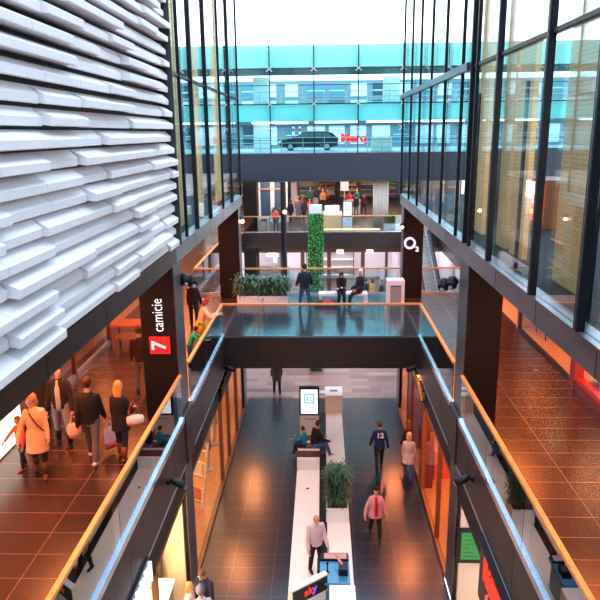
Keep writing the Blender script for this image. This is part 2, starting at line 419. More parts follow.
# beige brick columns standing inside the glass
for x, y0, y1, lb in ((3.8, 9.55, 10.75, 'widest beige brick column behind the facade glass'), (3.8, 12.45, 13.35, 'second beige brick column behind the facade glass'),
                      (3.8, 13.7, 14.35, 'third slim beige column behind the facade glass'), (3.8, 15.7, 16.6, 'fourth beige column behind the facade glass'), (3.8, 5.6, 6.9, 'nearest beige brick column behind the facade glass')):
    struct('pillar', MB().box(x, x + .10, y0, y1, Z2, 18.5), beige_brick, lb, cat='pillar')
for y0, y1, lb in ((17.5, 18.0, 'beige column behind the narrow glass beside the louvres'), (20.5, 21.1, 'middle beige column behind the narrow glass facade'), (24.2, 25.4, 'broad beige column at the far end of the narrow glass facade')):
    struct('pillar', MB().box(-3.92, -3.8, y0, y1, Z2, 18.5), beige_brick, lb, cat='pillar')
struct('wall_dark_sheet', MB().box(4.5, OUT, 20.0, 20.2, Z2, 10.7), pbr('dark_sheet', (.03, .04, .055), .4), 'dark sheet added to darken the view behind the tall facade glass', cat='wall')  # added so the view between the beige columns turns dark
struct('ceiling', MB().box(XR + .3, OUT, Y0, 20.2, 18.5, 18.7), sky_block_ceil, 'unseen ceiling added to shade the rooms behind the tall facade glass', cat='ceiling')  # unseen, added to keep skylight out of the upper rooms
struct('ceiling', MB().box(-OUT, XL - .3, Y0, 26.4, 18.5, 18.7), sky_block_ceil, 'unseen ceiling added to shade the rooms behind the narrow facade glass', cat='ceiling')  # same added sky block over the opposite side
struct('wall_sky_block', MB().box(-16, 16, -12.4, -12, 0, 19), pbr('sky_block_wall', (.30, .29, .30), .7), 'unseen wall added behind the viewer to block sky light', cat='wall')  # unseen, added to cut the sky light arriving from behind the camera
# outer walls
struct('wall_right', MB().box(OUT, OUT + .2, Y0, 26.4, 4.8, 8.7).box(OUT, OUT + .2, Y0, 13, 8.7, 12.4), pbr('outer_wall_dark', (.05, .055, .07), .6), 'dark outer wall behind the tall glass facade', cat='wall')
struct('wall_outer', MB().box(-OUT - .2, -OUT, Y0, 26.4, 4.8, 8.7).box(-OUT - .2, -OUT, Y0, 15, 8.7, 12.4), pbr('outer_wall_dark', (.05, .055, .07), .6), 'dark outer wall behind the louvre facade', cat='wall')

# ------------------------------------------------------------------ lower shops
def shop(nm, x, sg, y0, y1, depth, wall, label, flo, ceil=white_mat):
    r = sroot(nm, label, 'shop')
    xb = x + depth * sg
    MB().box(min(xb, xb + .12 * sg), max(xb, xb + .12 * sg), y0, y1, 0, 3.6).build('back_wall', wall, r)
    for y in (y0, y1 - .1): MB().box(min(x + .12 * sg, xb), max(x + .12 * sg, xb), y, y + .1, 0, 3.6).build('end_wall', wall, r)
    MB().box(min(x + .02 * sg, xb), max(x + .02 * sg, xb), y0, y1, -.05, .03).build('floor_board', flo, r)
    MB().box(min(x + .25 * sg, xb), max(x + .25 * sg, xb), y0, y1, 3.55, 3.62).build('ceiling_board', ceil, r)
    return r
orange_wall = pbr('orange_wall', (.50, .27, .13), .6)
shop('wall_1', XL, -1, 14.8, 25.35, 3.6, orange_wall, 'interior of the warm lit shop with the white ladder rack', warm_floor)
shop('wall_2', XL, -1, Y0, 13.92, 3.6, cream_mat, 'interior of the cream shop near the lit white sign', cream_mat)
shop('wall_3', XR, 1, 14.8, 25.35, 3.6, orange_wall, 'interior of the amber and red framed shop', warm_floor)
shop('wall_4', XR, 1, Y0, 13.92, 3.6, pbr('pale_wall', (.80, .70, .66), .5), 'interior of the pale shop with the green menu screen', cream_mat)
def front(nm, x, sg, bars, y0, y1, label, mat, w=.09, base=.10, zt=2.95):
    r = sroot(nm, label, 'window')
    xi = x + .06 * sg
    ys = [y0] + bars + [y1]
    for a, b in zip(ys, ys[1:]):
        MB().box(min(xi, xi + .015 * sg), max(xi, xi + .015 * sg), a + .02, b - .02, base, zt).build('glass_pane', shop_glass, r)
    for y in bars: MB().box(min(x, x + .12 * sg), max(x, x + .12 * sg), y - w / 2, y + w / 2, 0, zt).build('mullion', mat, r)
    MB().box(min(x, x + .12 * sg), max(x, x + .12 * sg), y0, y1, 0, base).build('sill', mat, r)
    MB().box(min(x + .04 * sg, x + .12 * sg), max(x + .04 * sg, x + .12 * sg), y0, y1, zt - .08, zt).build('head_rail', mat, r)
    return r
front('window_3', XL, -1, [19.45, 21.1, 23.2], 14.8, 25.3, 'shop window with warm timber interior below the planter side of the bridge', brown_frame, w=.06)
front('window_4', XL, -1, [5.0, 8.2, 11.0], Y0, 13.9, 'shop window of the cream shop near the lit white sign', brown_frame)
front('window_5', XR, 1, [16.35, 19.0, 22.8], 14.8, 25.3, 'shop window in amber and red frames beside the woman in the pale coat', amber_frame, w=.09, base=.14)
front('window_6', XR, 1, [5.0, 8.2, 11.0], Y0, 13.9, 'shop window of the pale shop with the green menu screen', black_mat)
# broad dark red jambs of the amber shop and its gold display
struct('door_1', MB().box(XR + .02, XR + .5, 21.9, 22.75, 0, 2.95).box(XR + .02, XR + .4, 19.15, 19.5, 0, 2.95), pbr('dark_red_jamb', (.16, .028, .012), .35), 'dark red door jambs of the amber shop', cat='door')
gold = pbr('gold_goods', (.85, .50, .10), .3, .6)
r = empty('display_cabinet', (XR + .55, 20.6, .03), 'orange display cabinet of small golden goods in the amber shop', 'cabinet')
MB().box(0, 1.0, -.85, .95, 0, .95).build('base', pbr('orange_red_panel', (.65, .10, .02), .4), r)
MB().box(.9, 1.0, -.85, .95, .95, 2.6).build('back_panel', pbr('amber_back', (.9, .45, .10), .5), r)
for z in (1.35, 1.85, 2.35): MB().box(.35, .95, -.85, .95, z, z + .03).build('shelf', amber_frame, r)
for k, (y, z) in enumerate([(a, b) for b in (.95, 1.38, 1.88) for a in (-.65, -.3, .05, .4, .75)]):
    o = MB().tube([(XR + 1.2, 20.6 + y, z + .03), (XR + 1.2, 20.6 + y, z + .12), (XR + 1.2, 20.6 + y, z + .2)], [.08, .10, .04], 10).build('jar', gold, None, True)
    tag(o, 'small golden jar on a shelf of the orange display cabinet', 'jar', 'golden jars in the amber shop')
# ladder rack, mannequins, display tables in the warm shop
def ladder(x, y, rz, label):
    r = empty('ladder_rack', (x, y, .03), label, 'rack', rz=rz)
    for s in (-.33, .33): MB().tube([(s, -.3, 0), (s * .92, .15, 2.0)], [.03, .03], 8).build('side_rail', white_mat, r)
    for k in range(5):
        t = (k + .6) / 5.2; MB().cyl((-.33, -.3 + .45 * t, 2 * t), (.33, -.3 + .45 * t, 2 * t), .02, seg=8).build('rung', white_mat, r)
    for k, c in enumerate(((.75, .30, .15), (.8, .75, .7))):
        t = (2 * k + 1.6) / 5.2
        MB().box(-.2, .15, -.33 + .45 * t, -.27 + .45 * t, 2 * t - .5, 2 * t + .02).bevel(.015, 1).build('hanging_garment', cloth(c), r)
ladder(-3.85, 18.2, rad(-25), 'white leaning ladder rack in the warm shop window')
ladder(-4.0, 16.6, rad(-30), 'second white ladder rack nearer the black pillar')
def mannequin(x, y, z, rz, col, label, skin=(.75, .62, .5)):
    r = empty('mannequin', (x, y, z), label, 'mannequin', rz=rz)
    m = pbr('mannequin_skin', skin, .4)
    b = MB(); b.tube([(0, 0, .95), (0, 0, 1.2), (0, 0, 1.42), (0, 0, 1.5)], [(.15, .10), (.12, .09), (.17, .10), (.06, .06)], 12, ref=(1, 0, 0))
    b.ball((0, .01, 1.66), (.075, .09, .11), 12); b.tube([(0, 0, 1.45), (0, 0, 1.6)], [.045, .045], 8)
    for s in (-1, 1):
        b.tube([(s * .18, 0, 1.4), (s * .22, -.02, 1.12), (s * .21, .06, .86)], [.045, .04, .03], 8)
        b.tube([(s * .08, 0, .95), (s * .08, .02, .5), (s * .09, -.02, .08)], [.075, .055, .035], 8)
        b.tube([(s * .09, -.02, .06), (s * .10, .12, .03)], [.035, .03], 8)
    finish(b, .02, 2, 'figure', m, r)
    d = MB(); d.tube([(0, 0, .80), (0, 0, 1.2), (0, 0, 1.43)], [(.21, .16), (.15, .12), (.19, .12)], 14, ref=(1, 0, 0), roundcap=False)
    d.build('garment', cloth(col), r, True)
    MB().cyl((0, 0, 0), (0, 0, .03), .2).build('stand', steel_mat, r)
mannequin(-3.95, 20.3, .03, rad(-90), (.65, .32, .16), 'shop mannequin in a rust red top behind the glass of the warm shop')
mannequin(-4.05, 22.2, .03, rad(-100), (.8, .7, .55), 'shop mannequin in a pale top behind the glass of the warm shop')
mannequin(3.85, 17.0, .03, rad(90), (.75, .25, .10), 'shop mannequin in an orange top behind the red framed glass')
mannequin(3.85, 15.5, .03, rad(90), (.8, .6, .45), 'shop mannequin in a beige top behind the red framed glass')
def display_table(x, y, label, top, h=.75, L=1.6, W=.8):
    r = empty('display_table', (x, y, .03), label, 'table')
    MB().box(-W / 2, W / 2, -L / 2, L / 2, h - .05, h).bevel(.01, 1).build('table_top', top, r)
    for a in (-1, 1):
        for b in (-1, 1): MB().box(a * (W / 2 - .05) - .025, a * (W / 2 - .05) + .025, b * (L / 2 - .05) - .025, b * (L / 2 - .05) + .025, 0, h - .05).build('leg', top, r)
    return r
display_table(-5.2, 18.5, 'amber display table inside the warm shop', amber_frame)
display_table(-5.0, 23.4, 'amber display table at the far end of the warm shop', amber_frame)
display_table(5.2, 17.0, 'amber display table inside the red framed shop', amber_frame)
# cream shop: counter with a lamp by its end wall
r = empty('shop_counter', (-4.3, 12.9, .03), 'cream counter with a small lamp by the cream shop end wall', 'counter')
MB().box(-.75, .75, -.35, .35, 0, .95).bevel(.02, 1).build('body', cream_mat, r)
MB().box(-.8, .8, -.4, .4, .95, .99).build('counter_top', white_mat, r)
MB().cyl((.3, 0, .99), (.3, 0, 1.3), .02).build('lamp_stem', steel_mat, r); MB().cyl((.3, 0, 1.28), (.3, 0, 1.5), .12, .08).build('lamp_shade', emit('lamp_warm', (1, .75, .4), 6), r)
for x, lb in ((-4.05, 'dark timber post at the end wall of the cream shop'),):
    struct('trim_11', MB().box(x, x + .12, 13.6, 13.8, 0, 3.4), brown_frame, lb, cat='trim')
# green menu screen on the end wall of the pale shop
r = empty('menu_screen', (3.52, 13.80, 1.66), 'black framed green menu screen on the pale shop wall', 'screen')
MB().box(-.34, .34, -.06, .0, -.46, .46).bevel(.012, 1).build('frame', black_mat, r)
MB().box(-.25, .25, -.068, -.058, -.36, .36).build('display', emit('screen_green', (.12, .62, .16), .6), r)
l = MB()
for k, w in enumerate((.30, .16, .26, .12, .22, .30)): l.box(-.18, -.18 + w, -.072, -.066, .27 - k * .11, .29 - k * .11)
l.build('text_lines', pbr('screen_ink', (.02, .10, .03), .6), r)

# signs on the slab edges
r = empty('shop_sign', (XL + .06, 9.2, 3.55), 'white lit letter sign on the dark slab edge above the cream shop', 'sign')
MB().box(-.04, .02, -1.0, 1.1, -.28, .22).build('back_plate', black_mat, r)
w_em = emit('sign_white', (.80, .88, 1.0), 1.6)
for k in range(7):
    y = .92 - k * .27
    m = MB(); m.box(.03, .09, y - .09, y - .04, -.2, .15); m.box(.03, .09, y + .04, y + .09, -.2, .19); m.box(.03, .09, y - .09, y + .09, -.03, .03)
    m.build('lit_letter', w_em, r)
r = empty('shop_sign', (XR - .06, 10.35, 3.22), 'red lit shop name sign on the dark slab edge above the pale shop', 'sign')
MB().box(0, .06, -2.2, .95, -.95, .38).build('back_plate', pbr('sign_plate', (.07, .035, .035), .4), r)
MB().box(-.10, .04, -2.2, .95, .39, .45).build('sign_light_bar', black_mat, r)
r_em = emit('sign_red', (1, .035, .02), 1.5)
text('lettering', 'kenvelo', .66, basis((-.05, -.62, .04), (0, -1, 0), (0, 0, 1)), r_em, r, .03, bold=.012)
text('small_lettering', 'kenvelo', .34, basis((-.04, -.30, -.52), (0, -1, 0), (0, 0, 1)), emit('sign_pink', (1, .12, .12), 1.0), r, .02, bold=.004)
def edge_sign(x, sg, y, label, mat):
    r = empty('shop_sign', (x + .05 * sg, y, 3.45), label, 'sign')
    MB().box(-.05, .05, -1.2, 1.2, -.30, -.24).build('carrier_rail', black_mat, r)
    rg = random.Random(int(y * 10))
    for k in range(9):
        yy = 1.05 - k * .26; w = .08
        m = MB(); hh = rg.choice((.32, .42, .42))
        m.box(-.04, .05, yy - w, yy - w + .05, -.24, -.24 + hh); m.box(-.04, .05, yy - w, yy + w, -.24 + hh * .8, -.24 + hh)
        m.box(-.04, .05, yy + w - .05, yy + w, -.24, -.24 + hh * rg.choice((.5, 1)))
        m.build('letter', mat, r)
edge_sign(XL, 1, 20.1, 'black raised letter sign edge on under the planter end of the bridge', black_mat)
edge_sign(XR, -1, 20.0, 'golden raised letter sign edge on above the amber shop', pbr('brass_letters', (.75, .48, .15), .25, .8))

# vertical shirt shop sign on the black pillar
sign_w = emit('letters_white', (1, .90, .93), 1.0)
r = empty('pillar_sign', (-3.66, 13.985, 6.98), 'red square and white vertical letters on the black pillar', 'sign')
MB().box(-.24, .22, -.05, .0, -.58, -.18).bevel(.01, 1).build('red_square', emit('square_red', (.95, .03, .025), .75), r)
text('numeral', '7', .46, basis((-.01, -.056, -.38), (0, 0, 1), (-1, 0, 0)), sign_w, r, .006, bold=.004)
text('lettering', 'camicie', .36, basis((-.01, -.03, .32), (0, 0, 1), (-1, 0, 0)) @ Matrix.Diagonal((.72, 1, 1, 1)), sign_w, r, .012, bold=-.004)
r = empty('pillar_sign', (3.47, 25.47, 6.98), 'glowing round letter and small numeral on the dark pillar by the bin', 'sign')
o_em = emit('letters_lilac', (1, .78, .92), 1.1)
m = MB(); n = 28
ring = [[m.bm.verts.new((ro * math.cos(2*PI*k/n) - .06, y, ro * math.sin(2*PI*k/n) * 1.02 + .02)) for k in range(n)] for ro, y in ((.15, -.02), (.15, -.09), (.228, -.09), (.228, -.02))]
for a, b in zip(ring, ring[1:] + ring[:1]):
    for k in range(n): m.bm.faces.new((a[k], a[(k+1) % n], b[(k+1) % n], b[k]))
m.build('letter_ring', o_em, r)
text('numeral', '2', .26, basis((.23, -.06, -.22), (1, 0, 0), (0, 0, 1)), o_em, r, .03, bold=.008)

# ------------------------------------------------------------------ upper shops along the walkways
red_gl = emit('shop_red', (1, .03, .02), 1.1)
cream_em = emit('lit_cream', (1, .80, .55), 1.6)
r = sroot('wall_5', 'shop front along the walkway of the shoppers with a red stripe', 'shop front')
xl = -6.75
MB().box(xl - .5, xl - .4, 13.6, 26.2, Z1, 8.42).build('wall_panel', pbr('orange_brown_wall', (.42, .17, .07), .45), r)
MB().box(xl, xl + .02, 13.6, 19.6, Z1 + .12, 7.4).build('glass_pane', shop_glass, r)
MB().box(xl - .05, xl + .05, 13.6, 19.6, Z1, Z1 + .12).build('sill', steel_mat, r)
MB().box(xl + .02, xl + .03, 13.8, 19.5, Z1 + .95, Z1 + 1.12).build('red_stripe', pbr('stripe_red', (.75, .03, .02), .4), r)
for y in (13.6, 16.6, 19.6): MB().box(xl - .05, xl + .06, y - .05, y + .05, Z1, 8.42).build('post', brown_frame, r)
struct('wall_6', MB().box(-7.1, -6.95, Y0, 13.6, Z1, 8.42), pbr('pinkish_wall', (.55, .33, .25), .5), 'back wall of the shoe shop beside the walkway', cat='wall')
r = empty('shop_counter', (-6.70, 11.6, Z1), 'glowing white counter with shoes on the shelf of the walkway shop', 'counter')
MB().box(-.25, .15, -2.6, 1.35, .06, .80).build('lit_front', emit('counter_white', (1, .88, .70), 2.2), r)
MB().box(-.25, .17, -2.6, 1.37, .80, .86).build('counter_top', white_mat, r); MB().box(-.2, .1, -2.6, 1.3, 0, .06).build('plinth', black_mat, r)
rg = random.Random(4)
def shoe_mesh():
    m = MB(); m.tube([(0, -.11, .045), (0, -.04, .055), (0, .05, .04), (0, .13, .03)], [(.04, .045), (.042, .05), (.045, .038), (.035, .028)], 10, ref=(1, 0, 0))
    m.tube([(0, -.08, .07), (0, -.085, .13)], [.038, .04], 8, roundcap=False)
    return m.mesh('shoe', True)
sm = shoe_mesh()
for k in range(9):
    me = sm.copy(); me.materials.append(cloth([(.03, .02, .02), (.30, .12, .06), (.5, .12, .08), (.7, .65, .6)][k % 4]))
    o = link('shoe', me); o.location = (-6.72, 10.4 + k * .28, Z1 + .86); o.rotation_euler = (0, 0, rad(-90 + rg.uniform(-15, 15)))
    tag(o, 'shoe set out on the glowing white walkway counter', 'shoe', 'shoes on the glowing counter')
r = empty('shoe_shelf', (-6.93, 11.6, Z1 + 1.3), 'wall shelf with boxes above the glowing white counter', 'shelf')
MB().box(0, .25, -2.4, 1.6, 0, .04).build('shelf_board', white_mat, r); MB().box(0, .25, -2.4, 1.6, .5, .54).build('shelf_board', white_mat, r)
for k in range(8):
    o = MB().box(-6.92, -6.72, 9.6 + k * .42, 9.6 + k * .42 + .3, Z1 + 1.34, Z1 + 1.34 + rg.uniform(.12, .4)).bevel(.01, 1).build('shoe_box', cloth(rg.choice([(.7, .35, .3), (.8, .7, .65), (.15, .06, .05)])), None)
    tag(o, 'shoe box on the wall shelf above the glowing counter', 'box', 'shoe boxes on the wall shelf')
# small table with a basket in front of the far end of the shop front
r = empty('display_table', (-6.0, 19.4, Z1), 'small display table on the walkway beside the black pillar', 'table')
MB().box(-.5, .5, -.4, .4, .70, .76).build('table_top', amber_frame, r)
for a in (-.45, .45):
    for b in (-.35, .35): MB().box(a - .03, a + .03, b - .03, b + .03, 0, .7).build('leg', amber_frame, r)
for a, b in ((-.45, -.35),): MB().box(-.42, .42, -.32, .32, .3, .33).build('shelf', amber_frame, r)
# the window on the other walkway
r = sroot('window_7', 'shop window with bright orange floor along the empty walkway', 'window')
xr = 6.52
MB().box(xr, xr + .02, 16.3, 21.1, Z1 + .08, 8.3).build('glass_pane', shop_glass, r)
MB().box(xr - .04, xr + .06, 16.3, 21.1, Z1, Z1 + .08).build('sill', black_mat, r)
for y in (16.3, 21.1): MB().box(xr - .04, xr + .08, y - .05, y + .05, Z1, 8.42).build('post', brown_frame, r)
struct('floor', MB().box(xr + .06, OUT + 2.4, 16.3, 26.2, Z1 - .02, Z1 + .04), pbr('orange_shop_floor', (.80, .42, .18), .4), 'bright orange floor behind the walkway shop window', cat='floor')
struct('wall_7', MB().box(OUT + 2.4, OUT + 2.5, 16.3, 26.2, Z1, 8.4).box(xr + .1, OUT + 2.4, 26.0, 26.15, Z1, 8.4), orange_wall, 'orange walls behind the walkway shop window', cat='wall')
struct('wall_8', MB().box(xr - .02, OUT, 21.15, 21.35, Z1, 8.42), pbr('lilac_wall', (.55, .38, .36), .5), 'pinkish end wall of the walkway shop window', cat='wall')
r = empty('display_table', (7.3, 20.2, Z1 + .04), 'small table on thin legs behind the walkway shop window', 'table')
MB().box(-.4, .4, -.5, .5, .62, .68).build('table_top', white_mat, r)
for a in (-.35, .35):
    for b in (-.45, .45): MB().cyl((a, b, 0), (a, b, .62), .02, seg=8).build('leg', black_mat, r)
r = sroot('window_8', 'shop window in glossy red frame at the near end of the empty walkway', 'window')
MB().box(6.42, 6.58, 8, 16.2, Z1, Z1 + .24).build('sill', pbr('deep_red_base', (.20, .008, .008), .3), r)
MB().box(6.40, 6.60, 15.9, 16.22, Z1, 8.42).build('end_post', pbr('deep_red_base', (.2, .008, .008), .3), r)
MB().box(6.40, 6.56, 15.72, 15.9, Z1 + .24, 8.42).build('frame_post', red_frame, r); MB().box(6.40, 6.56, 8, 15.75, Z1 + .24, Z1 + .36).build('frame_sill', red_frame, r)
MB().box(6.50, 6.52, 8, 15.75, Z1 + .36, 8.3).build('glass_pane', shop_glass, r)
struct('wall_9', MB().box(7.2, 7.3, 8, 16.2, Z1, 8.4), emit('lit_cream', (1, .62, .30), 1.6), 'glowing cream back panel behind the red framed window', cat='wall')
r = empty('poster', (6.56, 14.9, Z1 + .85), 'dark red poster hanging in the red framed window', 'poster')
MB().box(0, .02, -.45, .5, -.22, .3).build('sheet', pbr('poster_red', (.62, .02, .02), .5), r); MB().box(-.004, .0, -.35, .4, .02, .1).box(-.004, 0, -.35, .25, -.1, -.04).build('print', pbr('poster_print', (.75, .3, .25), .5), r)
# an orange lit cabinet inside the upper glass
r = empty('lit_showcase', (5.9, 17.4, Z2), 'orange lit showcase glowing behind the tall facade glass', 'showcase')
MB().box(-.35, .35, -.8, .8, 0, 1.2).build('carcass', amber_frame, r)
MB().box(-.38, -.345, -.7, .7, .1, 1.1).build('lit_panel', emit('showcase_orange', (1, .12, .02), 1.3), r)
for z in (.3, .55, .8): MB().box(-.42, -.37, -.5, .55, z, z + .1).build('shelf', emit('showcase_gold', (1, .5, .06), 1.3), r)

# ------------------------------------------------------------------ spotlights
def spot_pair(p, sg, label, lit=False, sc=1.0, n=2, dirs=None):
    r = empty('spotlight', p, label, 'spotlight')
    MB().cyl((0, 0, 0), (.34 * sg * sc, 0, 0), .05 * sc).build('arm', black_mat, r)
    for k in range(n):
        c = Vector((.30 * sg * sc + (.20 if k else -.06) * sg * sc, -.10 * sc + .12 * k * sc, .02 * sc - .1 * k * sc))
        d = Vector(dirs[k] if dirs else (.3 * sg, -.55, -.75)).normalized()
        h = MB(); h.ball(c, .21 * sc, 16); h.cyl(c, c + d * .20 * sc, .20 * sc, .19 * sc)
        head = h.build('lamp_head', black_mat, r, True)
        l = MB(); l.ball(c + d * .23 * sc, .12 * sc if lit else .09 * sc, 10)
        l.build('lens', emit('lens_glow', (1, .45, .22), 14) if lit else steel_mat, head)
    return r
spot_pair((XL - .1, 14.82, 7.95), 1, 'pair of black spotlights on the pillar with the shirt shop sign', sc=.62)
spot_pair((XR, 14.82, 7.85), -1, 'pair of black spotlights on the dark pillar by the bridge corner', sc=.66)
def small_spot(p, sg, label, glow=None):
    r = empty('spotlight', p, label, 'spotlight')
    MB().box(min(0, .08 * sg), max(0, .08 * sg), -.05, .05, -.05, .05).build('bracket', black_mat, r)
    h = MB(); h.tube([(.06 * sg, 0, 0), (.2 * sg, 0, .0)], [.035, .035], 8)
    h.build('arm', black_mat, r, True)
    h = MB(); h.tube([(.16 * sg, .0, .02), (.24 * sg, 0, -.02), (.34 * sg, 0, -.08)], [.07, .085, .09], 12)
    hd = h.build('lamp_head', black_mat, r, True)
    MB().ball((.37 * sg, 0, -.10), .07, 10).build('lens', glow or steel_mat, hd)
    return r
small_spot((XL, 12.1, 4.25), 1, 'small black spotlight on the slab edge beside the shoppers')
small_spot((XR, 12.3, 4.25), -1, 'small black spotlight on the slab edge of the empty walkway')
small_spot((XL + .02, 20.0, 3.85), 1, 'small black spotlight under the planter end of the bridge')
small_spot((XR - .02, 20.0, 3.85), -1, 'small black spotlight under the bin end of the bridge')
spot_pair((XL - .3, 26.2, 7.95), 1, 'pair of glowing spotlights on the pillar beside the long planter', True, .62, dirs=[(-.2, -.7, -.6), (.3, -.7, -.6)])
spot_pair((XR + .1, 25.45, 7.70), -1, 'glowing spotlight on the pillar with the round letter sign', True, .5, dirs=[(-.2, -.7, -.6), (.3, -.7, -.6)], n=1)

# ------------------------------------------------------------------ white islands of the lower level
def plinth(x0, x1, y0, y1, h, label):
    o = MB().box(x0, x1, y0, y1, 0, h).bevel(.015, 2).build('low_platform', white_gloss)
    return tag(o, label, 'platform')
plinth(-.88, -.12, 6.0, 20.2, .07, 'long low white platform under the man in the white shirt')
plinth(.12, .78, 6.0, 25.0, .07, 'long low white platform with the planter on it')
struct('floor', MB().box(-.12, .12, 6.0, 25.0, -.02, .012), black_mat, 'black strip between the two white platforms', cat='floor')
o = MB().cyl((-.5, 19.0, .07), (-.5, 19.0, .078), .05).build('floor_outlet', black_mat); tag(o, 'round black outlet in the long white platform', 'outlet')
maroon = pbr('maroon_slats', (.10, .022, .022), .45)
r = empty('bench', (-.5, 21.2, 0), 'white bench with dark maroon seat boards where the boy and man sit', 'bench')
MB().box(-.38, .38, -.98, .90, 0, .40).bevel(.012, 1).build('bench_body', white_gloss, r)
for y0, y1 in ((-.75, -.35), (-.12, .28), (.48, .86)): MB().box(-.40, .40, y0, y1, .40, .455).bevel(.01, 1).build('seat_board', maroon, r)
MB().box(-.38, .38, -.30, -.16, .40, .45).box(-.38, .38, -.98, -.8, .40, .45).box(-.38, .38, .32, .44, .40, .45).build('seat_divider', white_gloss, r)
def totem(x, y, z, label, w=.74, h=2.12, base=1.02, scr=1.0):
    r = empty('info_totem', (x, y, z), label, 'information screen')
    MB().box(-w / 2 + .02, w / 2 - .02, -.10, .10, 0, base).bevel(.01, 1).build('stand', white_gloss, r)
    MB().box(-w / 2, w / 2, -.09, .09, base, h).bevel(.015, 1).build('screen_frame', black_mat, r)
    MB().box(-w / 2 + .06, w / 2 - .06, -.098, -.088, base + .07, h - .07).build('display', emit('totem_screen', (.93, .97, 1.0), scr), r)
    b = emit('totem_blue', (.16, .42, .72), 1.0); m = MB(); c = (base + h) / 2 + .12; s = w * .26
    m.box(-s, s, -.104, -.099, c + s * .72, c + s); m.box(-s, s, -.104, -.099, c - s, c - s * .72)
    m.box(-s, -s * .72, -.104, -.099, c - s, c + s); m.box(s * .72, s, -.104, -.099, c - s, c + s)
    m.box(-s * .5, -s * .2, -.104, -.099, c - s * .5, c + s * .5); m.box(s * .15, s * .5, -.104, -.099, c - s * .5, c - s * .1); m.box(s * .15, s * .5, -.104, -.099, c + s * .1, c + s * .5)
    m.build('emblem', b, r)
    l = MB(); l.box(-w * .2, w * .28, -.104, -.099, base - .16, base - .12)
    l.build('caption_line', pbr('caption_grey', (.35, .33, .33), .5), r)
    return r
totem(-.5, 22.65, 0, 'white screen totem with a blue square emblem behind the seated boy', scr=1.05)
r = empty('info_counter', (.45, 25.6, 0), 'tall white block with a dark slot at the end of the white platform', 'counter')
MB().box(-.36, .36, -.55, .45, 0, .78).bevel(.015, 2).build('body', white_gloss, r)
MB().box(-.16, .16, -.12, .04, .781, .79).build('slot', brown_frame, r)
MB().box(-.78, -.36, -.3, -.02, .70, .78).build('side_shelf', white_gloss, r)

# planter with bamboo-like leaves on the white platform
def leaf_clump(n, rx, ry, h, seed, spread=.35, lw=.018, ll=.22):
    g = random.Random(seed); m = MB()
    for _ in range(n):
        bx, by = g.uniform(-rx, rx), g.uniform(-ry, ry); a = g.uniform(0, 2 * PI); z = h * (g.random() ** .7)
        sw = spread * (z / h) ** 1.4 * g.random(); p = Vector((bx + math.cos(a) * sw, by + math.sin(a) * sw, z))
        a2 = g.uniform(0, 2 * PI); el = g.uniform(-.7, 1.0)
        d = Vector((math.cos(a2) * math.cos(el), math.sin(a2) * math.cos(el), math.sin(el))); s = d.cross(Vector((0, 0, 1))).normalized() * lw * g.uniform(.7, 1.4)
        L = ll * g.uniform(.6, 1.3); mid = p + d * L * .5 + Vector((0, 0, .02)); tip = p + d * L - Vector((0, 0, L * .25))
        v = [m.bm.verts.new(q) for q in (p, mid + s, tip, mid - s)]; m.bm.faces.new(v)
    return m
def stems(n, rx, ry, h, seed, spread=.2):
    g = random.Random(seed); m = MB()
    for _ in range(n):
        bx, by = g.uniform(-rx, rx), g.uniform(-ry, ry); a = g.uniform(0, 2 * PI)
        m.tube([(bx, by, 0), (bx + math.cos(a) * spread * .3, by + math.sin(a) * spread * .3, h * .55), (bx + math.cos(a) * spread, by + math.sin(a) * spread, h)], [.012, .010, .005], 5, roundcap=False)
    return m
r = empty('planter', (.42, 17.45, .07), 'white square planter standing on the low platform', 'planter')
MB().box(-.33, .33, -.33, .33, 0, .45).bevel(.012, 1).build('planter_box', white_gloss, r)
MB().box(-.29, .29, -.29, .29, .45, .46).build('soil', pbr('soil', (.03, .02, .015), .9), r)
r = empty('bamboo_plant', (.42, 17.45, .53), 'dense leafy dark green plant growing in the square white planter', 'plant')
leaf_clump(2600, .30, .30, 1.15, 3, .18, .018, .2).build('foliage', leaf_dark, r, fix=False); stems(22, .25, .25, 1.05, 5, .12).build('stem', leaf_mat, r)

# kiosk with the slanted black sign
r = empty('sales_kiosk', (-.02, 13.2, .07), 'sales kiosk with a slanted black name board and white rim', 'kiosk')
p0, p1 = Vector((-.74, -.40, 0)), Vector((.09, .26, 0)); u = (p1 - p0).normalized(); R = Matrix.Rotation(math.atan2(u.y, u.x), 3, 'Z'); c = (p0 + p1) / 2; L = (p1 - p0).length
MB().obox(c + Vector((0, 0, .83)), (L, .14, .44), R).bevel(.03, 3).build('board', white_gloss, r)
nrm = Vector((u.y, -u.x, 0))
MB().obox(c + nrm * .072 + Vector((0, 0, .825)), (L - .05, .012, .37), R).bevel(.004, 1).build('name_plate', black_mat, r)
MB().obox(c + Vector((0, 0, .33)), (L - .12, .10, .56), R).build('board_support', white_gloss, r)
tp = c + nrm * .082 + Vector((0, 0, .84))
for ch, dx, colr in (('s', -.125, (1, .07, .015)), ('k', 0, (.85, .04, .10)), ('y', .12, (.30, .12, .75))):
    text('lettering', ch, .27, basis(tp + u * dx, u, (0, 0, 1)), emit('sky_letter_' + ch, colr, .85), r, .006, bold=.008)
r = empty('display_table', (.28, 13.95, .07), 'blue glass topped table with a lit screen and gadgets behind the name board', 'table')
blue_em = emit('table_blue', (.10, .42, .72), .9)
MB().box(-.36, .36, -.62, .46, .78, .84).bevel(.01, 1).build('table_top', pbr('blue_top', (.05, .24, .46), .15), r)
MB().box(-.30, .30, -.55, .40, 0, .78).build('cabinet', pbr('blue_grey_body', (.12, .20, .30), .4), r)
s = MB().box(-.36, .34, .20, .46, .84, .90).bevel(.02, 2).build('screen_case', black_mat, r)
MB().box(-.26, .30, .225, .435, .90, .906).build('display', emit('table_screen', (.80, .42, .42), .7), s)
